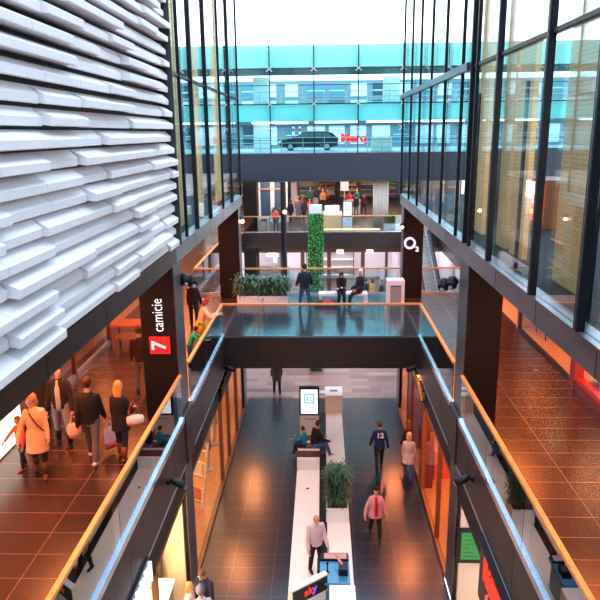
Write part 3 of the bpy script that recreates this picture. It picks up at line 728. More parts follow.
for k in range(7): MB().box(-.43, -.37, -.12 + k * .07, -.08 + k * .07, .1, .84).build('side_grille', black_mat, r)
o = empty('handset', (.47, 13.75, .91), 'black card reader standing on the blue table', 'reader'); MB().box(-.10, .12, -.16, .16, 0, .18).bevel(.02, 2).build('body', black_mat, o); MB().tube([(-.02, .05, .18), (-.16, .35, .22)], [.03, .035], 8).build('handle', pbr('dusty_pink', (.55, .25, .25), .5), o)
o = empty('microphone', (.10, 13.72, .91), 'small black microphone standing on the blue table', 'microphone'); MB().cyl((0, 0, 0), (0, 0, .02), .05).build('base', black_mat, o); MB().cyl((0, 0, .02), (0, 0, .22), .018).build('stem', black_mat, o); MB().ball((0, 0, .25), .035, 10).build('head', black_mat, o)
r = empty('kiosk_cabinet', (.44, 12.9, .07), 'white cabinet at the near end of the blue kiosk table', 'cabinet')
MB().box(-.30, .30, -.35, .35, 0, .86).bevel(.02, 2).build('body', white_gloss, r); MB().box(-.28, .28, -.355, -.345, .05, .8).build('door', white_mat, r)

# ------------------------------------------------------------------ bridge furniture
r = empty('planter', (-2.32, 24.7, Z1), 'long white planter trough on the bridge', 'planter')
MB().box(-.97, .97, -.30, .30, .03, .34).bevel(.012, 1).build('planter_box', white_gloss, r)
MB().box(-.92, .92, -.26, .26, .34, .35).build('soil', pbr('soil', (.03, .02, .015), .9), r)
MB().box(-.9, .9, -.24, .24, 0, .03).build('plinth', black_mat, r)
for k in range(5):
    r = empty('bushy_plant', (-3.12 + k * .40, 24.7 + (.04 if k % 2 else -.03), Z1 + .35), 'bushy grey green plant in the long white planter trough', 'plant', 'bushy plants in the trough')
    leaf_clump(620, .15, .16, .62, 20 + k, .22, .021, .30).build('foliage', leaf_dark, r, fix=False); stems(12, .12, .12, .6, 30 + k, .15).build('stem', leaf_mat, r)
r = empty('bench', (.79, 24.55, Z1), 'white bench on the bridge carrying two sitting people', 'bench')
MB().box(-.93, .93, -.26, .26, .36, .44).bevel(.015, 2).build('seat', white_gloss, r)
for x in (-.86, .86): MB().box(x - .07, x + .07, -.25, .25, 0, .37).build('leg', white_gloss, r)
MB().box(-.7, -.15, -.2, .2, .44, .455).build('seat_pad', pbr('pad_grey', (.4, .38, .4), .7), r)
r = empty('litter_bin', (2.79, 24.62, Z1), 'white litter bin with a grey front panel beside the lit sign pillar', 'bin')
MB().box(-.33, .33, -.28, .28, 0, .94).bevel(.02, 2).build('housing', white_gloss, r)
MB().box(-.21, .21, -.292, -.278, .08, .66).build('front_panel', pbr('bin_grey', (.28, .28, .31), .5), r)
MB().box(-.21, .21, -.295, -.278, .68, .76).build('slot', pbr('bin_slot', (.06, .16, .28), .4), r)
MB().box(-.15, .15, -.1, .1, .938, .945).build('ash_tray', steel_mat, r)
for k, (x, y, c, lb) in enumerate(((.20, 24.12, (.5, .02, .04), 'red bag lying in front of the bridge bench'), (-.05, 24.2, (.03, .03, .035), 'black bag lying in front of the bridge bench'), (.42, 24.2, (.05, .05, .06), 'dark bag by the feet of the person with the phone'))):
    r = empty('bag', (x, y, Z1), lb, 'bag')
    m = MB(); m.tube([(-.18, 0, .10), (0, 0, .13), (.18, 0, .10)], [(.12, .09), (.14, .12), (.12, .09)], 12); m.build('body', cloth(c), r, True)
    m = MB(); m.tube([(-.12, 0, .2), (-.06, .02, .29), (.06, .02, .29), (.12, 0, .2)], [.012] * 4, 6); m.build('handle', cloth(c), r, True)

# ------------------------------------------------------------------ court beyond the bridge
r = empty('plant_column', (-.31, 30.3, 0), 'tall square column clad in green leaves in the court', 'plant column')
MB().box(-.27, .27, -.27, .27, 0, 7.85).build('core', pbr('hedge_core', (.02, .07, .02), .8), r)
MB().box(-.29, .29, -.29, .29, 7.62, 7.98).bevel(.01, 1).build('white_cap', white_mat, r)
g = random.Random(5); m = MB()
for _ in range(5200):
    z = g.uniform(.1, 7.62); f = g.randrange(4); t = g.uniform(-.29, .29)
    n = (Vector((0, -1, 0)), Vector((0, 1, 0)), Vector((1, 0, 0)), Vector((-1, 0, 0)))[f]; tt = Vector((-n.y, n.x, 0))
    p = n * g.uniform(.26, .31) + tt * t + Vector((0, 0, z)); d = (n * g.uniform(.2, 1) + tt * g.uniform(-1, 1) + Vector((0, 0, g.uniform(-1, .8)))).normalized(); s = d.cross(n + Vector((.1, .2, .3))).normalized() * .035
    m.quad(p, p + d * .05 + s, p + d * .11, p + d * .05 - s)
lf = m.build('leaf_cladding', pbr('leaf_bright', (.05, .26, .035), .5, noise=.6, nscale=9), r, fix=False)
tag(lf, kind='stuff')
r = empty('light_mast', (-2.10, 35.5, 0), 'slender black mast rising through the court', 'mast')
MB().cyl((0, 0, 0), (0, 0, 8.7), .155, seg=20).build('shaft', black_mat, r); MB().cyl((0, 0, 0), (0, 0, .05), .3).build('base_plate', black_mat, r)
h = MB().ball((.08, -.2, 7.1), .10, 10).build('lamp', emit('lens_glow', (1, .45, .22), 14), r)
def escalator(x, ytop, ybot, ztop, zbot, w, label):
    r = empty('escalator', (x, ybot, zbot), label, 'escalator')
    L = ytop - ybot; H = ztop - zbot
    for s in (-1, 1):
        MB().prism([(-.8, 0), (0, 0), (L, H), (L + .8, H), (L + .8, H - .7), (L + .2, H - .7), (.1, -.3 + .0), (-.8, -.0)][:6] + [(.5, 0)], 'x', s * w / 2 - .06, s * w / 2 + .06).build('side_panel', white_mat, r)
        MB().prism([(0, .02), (L, H + .02), (L, H + .92), (0, .92)], 'x', s * w / 2 - .01, s * w / 2 + .01).build('glass_panel', rail_glass, r)
        MB().tube([(s * w / 2, -.5, .93), (s * w / 2, 0, .95), (s * w / 2, L, H + .95), (s * w / 2, L + .5, H + .95)], [.045] * 4, 8).build('handrail', black_mat, r, True)
    n = 26; pts = []
    for k in range(n): pts += [(L * k / n, H * k / n), (L * k / n, H * (k + 1) / n)]
    MB().prism(pts + [(L, H - .4), (.6, 0)], 'x', -w / 2 + .07, w / 2 - .07).build('steps', steel_mat, r)
    return r
escalator(6.35, YF - .2, 34.5, Z1, .3, 1.0, 'white sided escalator seen behind the lit sign pillar')
#escalator(-4.55, 37.0, 29.5, Z1, .3, 1.0, 'escalator seen behind the planter pillar')
#struct('floor', MB().box(-5.25, -3.9, 37.0, YF, 4.5, Z1), far_floor, 'landing at the top of the escalator behind the planter pillar', cat='floor')
#struct('floor', MB().box(4.2, 5.55, 37.0, YF, 4.5, Z1), far_floor, 'landing at the top of the escalator behind the lit sign pillar', cat='floor')

struct('ceiling', MB().box(-14, -5.6, 26.7, YF, 8.42, 8.7), ceil_mat, 'soffit over the walkway past the court beside the sloping rail', cat='ceiling')
struct('wall_10', MB().box(-8.1, -7.9, 26.2, YF, Z1, 8.42), pbr('orange_brown_wall', (.42, .17, .07), .45), 'orange brown wall along the walkway past the court', cat='wall')
# far lower storefront, under the crowded hall
YS = 44.0
bright = pbr('bright_shop_wall', (.82, .80, .86), .5)
r = sroot('wall_back', 'bright white interior of the lowest shops at the end of the court', 'shop')
MB().box(-14, 14, 50.4, 50.6, 0, 3.9).build('back_wall', bright, r)
for x in (-9, -2.9, 5.4, 9): MB().box(x - .06, x + .06, YS + .2, 50.4, 0, 3.7).build('partition', bright, r)
MB().box(-14, 14, YS, 50.5, 3.7, 3.85).build('ceiling_board', white_mat, r)
r = sroot('window_9', 'glass storefront with brown posts at the end of the court below the hall', 'window')
xs = [-13, -9.5, -4.4, -2.75, -1.35, .45, 2.75, 4.35, 5.4, 9.5, 13]
for a, b in zip(xs, xs[1:]): MB().box(a + .06, b - .06, YS - .01, YS + .01, .1, 3.35).build('glass_pane', shop_glass, r)
for x in xs: MB().box(x - (.13 if -2 < x < 4 else .09), x + (.13 if -2 < x < 4 else .09), YS - .12, YS + .12, 0, 3.7).build('post', brown_frame, r)
MB().box(-14, 14, YS - .13, YS + .1, 3.35, 3.72).build('head_beam', brown_frame, r)
struct('pillar', MB().box(-5.25, -4.45, 43.2, 44.0, 0, 3.72).box(-5.25, -4.35, 43.7, 44.5, Z1, 8.1), pier_mat, 'dark pillar in the corner of the far court by the blue window', cat='pillar')
r = empty('numeral_sign', (-3.55, 46.0, 0), 'big white numeral standing in the far bottom shop', 'sign')
text('numeral', '4', 1.9, basis((0, 0, 2.85), (1, 0, 0), (0, 0, 1)), emit('white_lit', (1, 1, 1), 1.4), r, .08, bold=.02)
MB().box(-1.2, 1.2, .15, .25, .1, 2.0).build('panel', bright, r); MB().cyl((0, 0.1, 0), (0, 0.1, 2.2), .04).build('post', white_mat, r)
for x, lb in ((1.2, 'small lit exit box over the far bottom doors'), (3.2, 'small lit box above the far bottom shop')):
    o = MB().box(x - .22, x + .22, YS - .22, YS - .14, 3.28, 3.52).bevel(.01, 1).build('light_box', emit('cream_box', (1, .82, .6), 3)); tag(o, lb, 'light')
r = empty('counter', (2.9, 46.4, 0), 'pale reception counter in the far bottom shop', 'counter'); MB().box(-1.2, 1.2, -.3, .3, 0, 1.0).build('body', white_mat, r); MB().box(-1.25, 1.25, -.35, .35, 1, 1.05).build('counter_top', amber_frame, r)
r = empty('reception_shelf', (.6, 49.9, 0), 'shelving with boxes at the back of the far bottom shop', 'shelf')
for z in (.5, 1.1, 1.7, 2.3): MB().box(-1.8, 1.8, -.2, .3, z, z + .05).build('shelf_board', white_mat, r)
for x in (-1.8, 0, 1.8): MB().box(x - .03, x + .03, -.2, .3, 0, 2.9).build('upright', brown_frame, r)

# far hall on the upper walkway level
struct('ceiling', MB().box(-14, 14, YF + 2.2, 68, 7.95, 8.1), pbr('hall_ceiling', (.08, .07, .065), .6), 'ceiling of the crowded far hall', cat='ceiling')
r = sroot('wall_far', 'shop fronts along the back of the crowded far hall', 'wall')
MB().box(-14, 14, 67, 67.3, Z1, 8.1).build('wall_panel', pbr('hall_back', (.20, .17, .17), .6), r)
cols = [(.10, .10, .16), (.5, .35, .2), (.12, .15, .22), (.6, .5, .42), (.10, .09, .10), (.35, .12, .08), (.15, .2, .28), (.5, .4, .35)]
for k, x in enumerate(range(-12, 12, 3)):
    MB().box(x + .1, x + 2.9, 66.7, 67, Z1 + .1, 7.2).build('shop_window', pbr('shopwin%d' % k, cols[k % 8], .25), r)
    MB().box(x + .1, x + 2.9, 66.6, 66.72, 7.25, 7.75).build('lit_header', emit('hdr%d' % (k % 3), [(1, .7, .45), (.8, .9, 1), (1, .45, .3)][k % 3], .9), r)
g = random.Random(21)
for k in range(10):
    x = -9.5 + k * 2.0
    if -4.9 < x < -2.4: continue
    r = empty('product_shelf', (x, 63.5 + (k % 3), Z1), 'display shelf full of colourful goods at the back of the far hall', 'shelf', 'goods shelves at the back of the far hall')
    for z in (.5, 1.0, 1.5): MB().box(-.8, .8, -.2, .2, z, z + .04).build('shelf_board', white_mat, r)
    for a in (-.8, .8): MB().box(a - .03, a + .03, -.2, .2, 0, 1.9).build('upright', brown_frame, r)
    for z in (.54, 1.04, 1.54):
        m = MB()
        for q in range(6): m.box(-.75 + q * .25, -.55 + q * .25, -.15, .15, z, z + g.uniform(.15, .38))
        tag(m.build('goods', cloth(g.choice([(.6, .08, .05), (.7, .45, .15), (.08, .15, .4), (.75, .7, .65), (.1, .3, .15)])), r), kind='stuff')
m = MB()
for k in range(14): m.cyl((3.62 + k * .075, 46.4 + .05 * (k % 2), Z1), (3.62 + k * .075, 46.4 + .05 * (k % 2), 8.0), .055, seg=8)
tag(m.build('pleated_curtain', pbr('curtain_beige', (.52, .42, .36), .7), None, True), 'tall beige pleated column of fabric in the far hall', 'curtain')
r = sroot('window_10', 'tall blue glazed bay of the far hall by the dark corner pillar', 'window')
MB().box(-4.75, -2.7, 50.0, 50.05, Z1 + .2, 7.9).build('glass_pane', pbr('blue_window', (.05, .10, .17), .08, spec=.8), r)
for x in (-4.75, -3.85, -3.7, -2.7): MB().box(x - .07, x + .07, 49.9, 50.1, Z1, 7.95).build('post', white_mat, r)
MB().box(-4.8, -2.6, 49.9, 50.1, 7.1, 7.2).build('cross_rail', pbr('copper_rail', (.5, .25, .15), .4), r)
struct('pillar', MB().box(-2.45, -2.0, 52, 52.5, Z1, 8.0), pbr('pink_grey', (.5, .42, .42), .5), 'pale slim pillar behind the black mast in the far hall', cat='pillar')
r = empty('sales_counter', (.68, 45.4, Z1), 'bright peach lit sales counter at the rail of the far hall', 'counter')
MB().box(-.64, .64, -.9, .9, 0, 1.0).bevel(.02, 1).build('body', pbr('peach_panel', (.85, .46, .22), .4), r); MB().box(-.68, .68, -.95, .95, 1.0, 1.06).build('counter_top', white_gloss, r)
MB().box(-.5, .5, .2, .7, 1.06, 1.5).bevel(.05, 2).build('display_case', white_mat, r)
MB().box(-.9, 3.2, -1.3, -1.25, .04, .12).build('floor_light', emit('peach_strip', (1, .6, .25), 3), r)
totem(1.70, 44.25, Z1, 'white screen totem with a blue emblem at the rail of the far hall', w=.66, h=2.0, base=.88, scr=1.0)
r = empty('info_board', (1.95, 58, Z1), 'small white notice board on a stand inside the far hall', 'board'); MB().box(-.35, .35, -.04, .04, 1.5, 2.9).build('panel', white_mat, r); MB().cyl((0, 0, 0), (0, 0, 1.5), .04).build('post', steel_mat, r)
r = empty('kiosk_stand', (2.55, 53.6, Z1), 'small white promotion stand among people in the far hall', 'stand'); MB().box(-.5, .5, -.35, .35, 0, 1.05).bevel(.02, 1).build('body', white_mat, r); MB().box(-.55, .55, -.4, .4, 1.05, 1.1).build('counter_top', cream_mat, r)
for x, w, lb in ((4.72, .55, 'low white planter at the rail of the far hall beside the sign pillar'), (-3.2, .7, 'low planter of dark plants in front of the blue glazed bay')):
    y = 44.4 if x > 0 else 49.0
    r = empty('planter', (x, y, Z1), lb, 'planter'); MB().box(-w, w, -.22, .22, 0, .42).bevel(.01, 1).build('planter_box', white_mat, r)
    o = empty('bushy_plant', (x, y, Z1 + .42), 'dark bushy plants in the ' + lb.split(' at ')[0].split(' in front')[0] + (' by the sign pillar' if x > 0 else ' by the blue bay'), 'plant')
    leaf_clump(700, w * .85, .18, .6, int(x * 3 + 50), .12, .03, .2).build('foliage', leaf_mat, o, fix=False); stems(10, w * .8, .1, .5, 8, .1).build('stem', leaf_mat, o)
r = empty('white_stool_frame', (-4.0, 44.25, Z1), 'white open cube frame standing at the far hall rail', 'stand')
MB().box(-.38, .38, -.3, .3, .86, .96).box(-.38, -.28, -.3, .3, 0, .86).box(.28, .38, -.3, .3, 0, .86).build('frame', white_mat, r); MB().box(-.2, .2, -.1, .1, 0, .6).build('inner_box', cream_mat, r)

# ------------------------------------------------------------------ street and teal glass screen
YG = 45.6
struct('street', MB().box(-26, 26, YG + .1, 66, 8.1, 9.86), pbr('street_asphalt', (.30, .31, .33), .6), 'street deck behind the teal glass screen', cat='street')
tg = sroot('window_11', 'teal glass screen wall above the blue grey beam', 'window')
n0, n1 = -8, 8
gx = lambda k: -.53 + 2.95 * k
for k in range(n0, n1):
    for z0, z1 in ((9.90, 11.50), (11.53, 13.08), (13.12, 15.30), (15.34, 16.80)):
        MB().box(gx(k) + .012, gx(k + 1) - .012, YG - .01, YG + .01, z0, z1).build('glass_pane', teal_glass, tg)
for k in range(n0, n1 + 1):
    MB().box(gx(k) - .035, gx(k) + .035, YG + .02, YG + .12, 9.86, 16.8).build('mullion', fin_mat, tg)
    for z in (11.52, 13.1, 15.32):
        m = MB()
        for a in (-1, 1):
            for b in (-1, 1): m.cyl((gx(k), YG - .03, z), (gx(k) + a * .20, YG - .03, z + b * .16), .035, seg=6)
        m.build('spider_clamp', steel_mat, tg)
for z, w in ((13.10, .07), (10.75, .03), (14.3, .04)): MB().box(-25, 25, YG + .03, YG + .08, z - w / 2, z + w / 2).build('cross_rail', fin_mat, tg)
MB().box(-25, 25, YG + .25, YG + .35, 11.98, 13.1).build('spandrel_panel', teal_panel, tg)
MB().box(-25, 25, YG + .25, YG + .35, 15.42, 16.85).build('parapet_panel', pbr('parapet_panel', (.50, .55, .49), .35), tg)
MB().box(-25, 25, YG + .4, YG + .5, 14.95, 15.42).build('dark_soffit_edge', pbr('soffit_edge', (.05, .055, .06), .5), tg)
struct('ceiling', MB().box(-25, 25, YG + .35, 50.2, 12.0, 12.9), pbr('skyway_under', (.16, .19, .2), .6), 'skyway deck behind the teal spandrel', cat='ceiling')
struct('ceiling', MB().box(-25, 25, YG + .35, 50.2, 15.42, 16.5), pbr('skyway_grey', (.45, .5, .52), .6), 'roof of the skyway behind the teal parapet', cat='ceiling')
wl = emit('strip_white', (1, .97, .95), 5)
for k, (x, y, z, L) in enumerate(((-3.6, 47.3, 11.93, 2.6), (-2.2, 48.8, 11.93, 2.4), (1.0, 47.3, 11.93, 3.0), (4.4, 47.5, 11.93, 2.6), (8.4, 47.5, 11.93, 3), (12.6, 47.5, 11.93, 3), (-8.5, 47.5, 11.93, 3), (-13, 47.5, 11.93, 3),
                                  (-2.9, 47.3, 15.3, 2.0), (-2.4, 48.9, 15.3, 1.9), (1.6, 48.0, 15.3, 3.0), (5.4, 47.5, 15.3, 2.4), (9.6, 47.5, 15.3, 3), (14, 47.5, 15.3, 3), (-8, 47.5, 15.3, 3))):
    o = MB().box(x - L / 2, x + L / 2, y - .10, y + .10, z - .06, z + .06).build('strip_lamp', wl)
    tag(o, 'white strip lamp under the %s behind the teal glass' % ('skyway deck' if z < 13 else 'skyway roof'), 'lamp', 'strip lamps under the %s' % ('skyway deck' if z < 13 else 'skyway roof'))
def railing(y, z, label, x0=-25, x1=25):
    r = empty('railing', (0, y, z), label, 'railing')
    for h in (.35, .7, 1.05): MB().box(x0, x1, -.02, .02, h - .025, h + .025).build('rail', steel_mat, r)
    m = MB(); x = x0
    while x <= x1: m.box(x - .025, x + .025, -.025, .025, 0, 1.06); x += 1.48
    m.build('posts', steel_mat, r)
railing(46.5, 9.86, 'steel railing in front of the street with the passing car')
railing(46.9, 12.9, 'steel railing on the skyway above the street')
# white column boxes seen in the screen
for x, z0, z1, lb in ((-4.35, 9.86, 11.95, 'white lit column on the street'), (-4.3, 12.95, 15.0, 'white lit column on the skyway behind the teal spandrel'), (4.9, 12.95, 15.0, 'second white column on the skyway')):
    struct('pillar', MB().box(x - .55, x + .55, 48.2, 49.2, z0, z1), pbr('white_column', (.9, .88, .92), .5), lb, cat='pillar')
r = empty('street_cabinet', (4.4, 50.0, 9.86), 'white street cabinet behind the teal glass', 'cabinet'); MB().box(-.75, .75, -.25, .25, 0, .98).bevel(.02, 1).build('body', white_mat, r); MB().box(-.02, .02, -.26, -.25, .05, .9).build('door_gap', steel_mat, r)
# building across the street
r = empty('office_building', (0, 64.5, 9.86), 'pale glazed building across the street behind the teal screen', 'building')
MB().box(-30, 30, 0, 6, 0, 6.1).build('wall', pbr('pale_facade', (.20, .25, .28), .6), r)
g = random.Random(9)
for k in range(26):
    x = -26 + k * 2.05; w = g.choice((1.2, 1.5, 1.7))
    for z0, z1 in ((.3, 2.0), (2.7, 4.3), (4.6, 5.8)):
        f = MB().box(x, x + w, -.06, .02, z0, z1).build('window', pbr('bw%d' % g.randrange(4), [(.02, .06, .09), (.10, .24, .30), (.92, .92, .95), (.015, .035, .05)][g.randrange(4)], .2), r)
        MB().box(x, x + w, -.08, -.05, (z0 + z1) / 2 - .03, (z0 + z1) / 2 + .03).build('window_bar', white_mat, f)
MB().box(-30, 30, -.5, .0, 2.15, 2.45).build('canopy', pbr('canopy_dark', (.05, .09, .12), .5), r)
r = empty('shop_sign', (2.65, 57.0, 10.75), 'red cursive shop sign across the street behind the car', 'sign')
text('lettering', 'Merq', 1.0, basis((0, 0, 0), (1, .03, 0), (-.25, 0, 1)), emit('street_red', (1, .03, .05), 1.6), r, .05, bold=.05); MB().box(-1.3, 1.3, .1, .15, -.35, -.28).build('carrier_rail', steel_mat, r); MB().box(-1.25, -1.18, .1, .15, -.9, -.28).box(1.18, 1.25, .1, .15, -.9, -.28).build('post', steel_mat, r)
for x, lb in ((-2.45, 'first red and white post by the kerb left of the car roof'), (-1.9, 'second red and white post by the kerb above the car bonnet')):
    r = empty('marker_post', (x, 58, 9.86), lb.replace('left of', 'near'), 'post'); MB().cyl((0, 0, 0), (0, 0, 1.9), .10).build('shaft', white_mat, r)
    for z in (.9, 1.5): MB().cyl((0, 0, z), (0, 0, z + .25), .106).build('red_band', red_frame, r)
# car
car = empty('car', (-1.05, 54.0, 9.86), 'dark blue grey estate car passing behind the teal glass', 'car')
paint = pbr('car_paint', (.012, .020, .034), .3, .0, spec=.4)
prof = [(-2.33, .42), (-2.30, .66), (-2.05, .84), (-1.25, .96), (-.45, 1.38), (-.1, 1.45), (1.3, 1.45), (1.85, 1.36), (2.25, .98), (2.32, .70), (2.28, .38), (1.9, .28), (-2.0, .28)]
b = MB().prism(prof, 'y', -.86, .86).bevel(.06, 2).build('body', paint, car, True)
for p in b.data.polygons: p.use_smooth = False
cg = pbr('car_glass', (.10, .16, .20), .05, spec=.9)
for y, s in ((-.875, -1), (.875, 1)):
    for pts in ([(-.98, 1.0), (-.42, 1.33), (.05, 1.38), (.05, 1.0)], [(.12, 1.0), (.12, 1.38), (1.0, 1.38), (1.0, 1.0)], [(1.07, 1.0), (1.07, 1.37), (1.55, 1.33), (1.85, 1.02)]):
        MB().prism(pts, 'y', y - .012, y + .012).build('side_window', cg, car)
for x in (-1.45, 1.45):
    for y in (-.78, .78):
        w = MB().cyl((x, y - .11, .32), (x, y + .11, .32), .32, seg=24).build('wheel', black_mat, car); MB().cyl((x, y - .125, .32), (x, y + .125, .32), .19, seg=16).build('rim', steel_mat, w)
for y in (-.68, .68):
    MB().box(2.22, 2.34, y - .16, y + .16, .78, 1.0).build('tail_light', emit('tail_red', (1, .05, .05), 1.5), car); MB().box(-2.34, -2.2, y - .16, y + .16, .62, .76).build('headlight', emit('head_white', (1, .95, .8), 1.2), car)
MB().box(.9, 1.1, -.87, -.85, .40, .44).box(-.3, 1.7, -.6, -.56, 1.46, 1.5).box(-.3, 1.7, .56, .6, 1.46, 1.5).build('roof_rail', steel_mat, car)

# ------------------------------------------------------------------ people
def person(loc, rz, label, h=1.72, top=(.03, .03, .04), pants=(.03, .03, .05), shoes=(.02, .02, .02), hair=(.05, .03, .02), hairstyle='short', coat=0., sleeves=1.,
           lean=0., sit=False, la=(8, 8, 12), ra=(8, 8, 12), ll=(0, 3, 0), rl=(0, 3, 0), head=(0, 0), inner=None, skirt=None, far=False, skin=None, zoff=0., pelvis=None, boots=False, fem=False, cat='person', number=None, bulk=1.0):
    """arms: (forward, outward, elbow) degrees; legs: (forward, outward, knee) degrees; faces local +y"""
    r = empty('person', loc, label, cat, rz=rz)
    s = h; V = Vector
    sk = skin_mat if not skin else pbr('skin_%d' % int(skin[0] * 100), skin, .5)
    hipw, shw = (.052, .083) if fem else (.050, .096)
    def leg(a, b, k, sd):
        a, b, k = rad(a), rad(b), rad(k)
        hip = V((sd * hipw, 0, 0))
        d1 = V((sd * math.sin(b) * math.cos(a), math.sin(a), -math.cos(a) * math.cos(b)))
        knee = hip + d1 * .245; a2 = a - k
        d2 = V((sd * math.sin(b) * .6 * math.cos(a2), math.sin(a2), -math.cos(a2)))
        ank = knee + d2 * .235
        return hip, knee, ank, a2
    Ls = [leg(*ll, -1), leg(*rl, 1)]
    low = min(q[2].z for q in Ls)
    pz = (-low + .040) if pelvis is None else pelvis / s
    P = V((0, 0, pz)); al = rad(lean)
    sp = V((0, math.sin(al), math.cos(al))); fwd = V((0, math.cos(al), -math.sin(al)))
    chest = P + sp * .20; shl = P + sp * .295; neck = P + sp * .315
    def arm(a, b, e, sd):
        a, b, e = rad(a), rad(b), rad(e)
        sh = shl + V((sd * shw, 0, 0)) - sp * .030
        d1 = V((sd * math.sin(b), math.sin(a) * math.cos(b), -math.cos(a) * math.cos(b)))
        el = sh + d1 * .178
        a2 = a + e
        d2 = V((sd * math.sin(b) * (.5 if e < rad(60) else -.9), math.sin(a2), -math.cos(a2))).normalized()
        wr = el + d2 * .148
        return sh, el, wr, d2
    As = [arm(*la, -1), arm(*ra, 1)]
    yaw, pit = rad(head[0]), rad(head[1])
    HR = Matrix.Rotation(yaw, 3, 'Z') @ Matrix.Rotation(pit - al * .4, 3, 'X')
    hb = neck + sp * .018
    hc = hb + (HR @ V((0, .012, .085)))
    S_ = lambda p: V(p) * s
    vox = .034 if far else .0145
    # --- body: one continuous figure with head, face, ears, arms, hands and legs
    b = MB()
    b.tube([S_(P + sp * -.03), S_(P + sp * .08), S_(chest), S_(shl - sp * .015)], [(.085 * s, .06 * s), (.072 * s, .052 * s), (.088 * s, .058 * s), (.075 * s, .045 * s)], 14, ref=(1, 0, 0))
    b.tube([S_(shl), S_(hb + sp * .03)], [.033 * s, .031 * s], 10)
    b.ball(S_(hc), (.044 * s, .055 * s, .066 * s), 16, HR)
    b.ball(S_(hc + HR @ V((0, .020, -.040))), (.031 * s, .033 * s, .030 * s), 12, HR)
    b.tube([S_(hc + HR @ V((0, .052, .012))), S_(hc + HR @ V((0, .064, -.012)))], [.006 * s, .010 * s], 8)
    for sd in (-1, 1): b.ball(S_(hc + HR @ V((sd * .045, 0, -.004))), (.008 * s, .014 * s, .020 * s), 8, HR)
    for (sh, el, wr, d2) in As:
        b.tube([S_(sh), S_((sh + el) / 2), S_(el), S_((el * .6 + wr * .4)), S_(wr)], [.030 * s, .027 * s, .022 * s, .022 * s, .014 * s], 10)
        b.tube([S_(wr), S_(wr + d2 * .045)], [(.014 * s, .010 * s), (.022 * s, .011 * s)], 8)
    for (hp, kn, an, a2) in Ls:
        hp, kn, an = hp + P, kn + P, an + P
        b.tube([S_(hp), S_((hp + kn) / 2), S_(kn), S_(kn * .6 + an * .4), S_(an)], [.052 * s, .044 * s, .031 * s, .031 * s, .020 * s], 10)
    body = finish(b, vox, 2, 'body', sk, r)
    # five separate fingers on each hand, rooted in the palm
    if not far:
        f = bmesh.new(); f.from_mesh(body.data); fm = MB(); fm.bm.free(); fm.bm = f
        for (sh, el, wr, d2), sd in zip(As, (-1, 1)):
            pal = wr + d2 * .042; side = V((0, 1, 0)) - d2 * d2.y
            if side.length < .2: side = V((1, 0, 0)) - d2 * d2.x
            side.normalize(); inn = d2.cross(side).normalized() * (-sd); curl = inn * (1 if inn.x * sd < 0 else -1)
            for k, L in enumerate((.040, .046, .043, .034)):
                o = pal + side * (.017 - .0115 * k)
                fm.tube([S_(o), S_(o + d2 * L * .45 + curl * .004), S_(o + d2 * L * .8 + curl * .014), S_(o + d2 * L + curl * .026)], [.0050 * s, .0048 * s, .0044 * s, .0036 * s], 6)
            o = wr + d2 * .016 + side * .016
            fm.tube([S_(o), S_(o + d2 * .018 + side * .014 + curl * .006), S_(o + d2 * .036 + side * .015 + curl * .016)], [.0062 * s, .0055 * s, .0042 * s], 6)
        f.to_mesh(body.data); f.free()
        for p in body.data.polygons: p.use_smooth = True
        m = MB()
        for sd in (-1, 1): m.ball(S_(hc + HR @ V((sd * .018, .050, .008))), (.007 * s, .004 * s, .004 * s), 8, HR)
        m.build('eyes', eye_mat, r, True)
        MB().ball(S_(hc + HR @ V((0, .0525, -.034))), (.014 * s, .004 * s, .004 * s), 8, HR).build('mouth', lip_mat, r, True)
    # --- trousers
    if pants is not None:
        t = MB()
        for (hp, kn, an, a2) in Ls:
            hp, kn, an = hp + P, kn + P, an + P; e = an + (kn - an) * .04
            t.tube([S_(hp + V((0, 0, .0))), S_((hp + kn) / 2), S_(kn), S_(kn * .55 + an * .45), S_(e)], [.060 * s * bulk, .051 * s, .039 * s, .037 * s, .030 * s], 12, roundcap=True)
        t.tube([S_(P + sp * -.015), S_(P + sp * .075)], [(.088 * s, .066 * s), (.082 * s, .060 * s)], 14, ref=(1, 0, 0))
        finish(t, vox * 1.1, 2, 'trousers', cloth(pants), r)
    # --- shoes
    for (hp, kn, an, a2) in Ls:
        an = an + P; kn = kn + P; tip = rad(0) if (sit or a2 > -.15) else a2 * .75
        d = V((0, math.cos(tip), math.sin(tip))); dn = V((0, math.sin(tip), -math.cos(tip)))
        q = MB(); q.tube([S_(an + dn * .018 - d * .022), S_(an + dn * .016 + d * .02), S_(an + dn * .024 + d * .062), S_(an + dn * .028 + d * .098)], [(.024 * s, .022 * s), (.027 * s, .024 * s), (.026 * s, .016 * s), (.020 * s, .011 * s)], 10, ref=(1, 0, 0))
        if boots: q.tube([S_(an + (kn - an) * .62), S_(an + (kn - an) * .3), S_(an)], [.043 * s, .038 * s, .030 * s], 10, roundcap=False)
        q.build('shoe', cloth(shoes, .6), r, True)
    # --- top / coat with sleeves
    w = MB(); wb = .010 if not bulk > 1 else .018
    hem = -.035 - coat
    pts = [P + sp * hem] if not sit else []
    if coat and not sit: pts = [P + V((0, 0, hem)), P + V((0, 0, hem * .5)), P + V((0, 0, .012))]
    rr = [((.098 + coat * .13) * s * bulk, (.078 + coat * .12) * s * bulk)] * len(pts)
    if len(rr) == 3: rr = [((.108 + coat * .10) * s * bulk, (.086 + coat * .17) * s * bulk), ((.112 + coat * .03) * s * bulk, (.086 + coat * .07) * s * bulk), (.112 * s * bulk, .082 * s * bulk)]
    if sit: pts = [P + sp * -.005]; rr = [(.096 * s, .076 * s)]
    pts += [P + sp * .07, chest, shl - sp * .045, shl - sp * .012, shl + sp * .024]
    wst = .080 if fem else .088
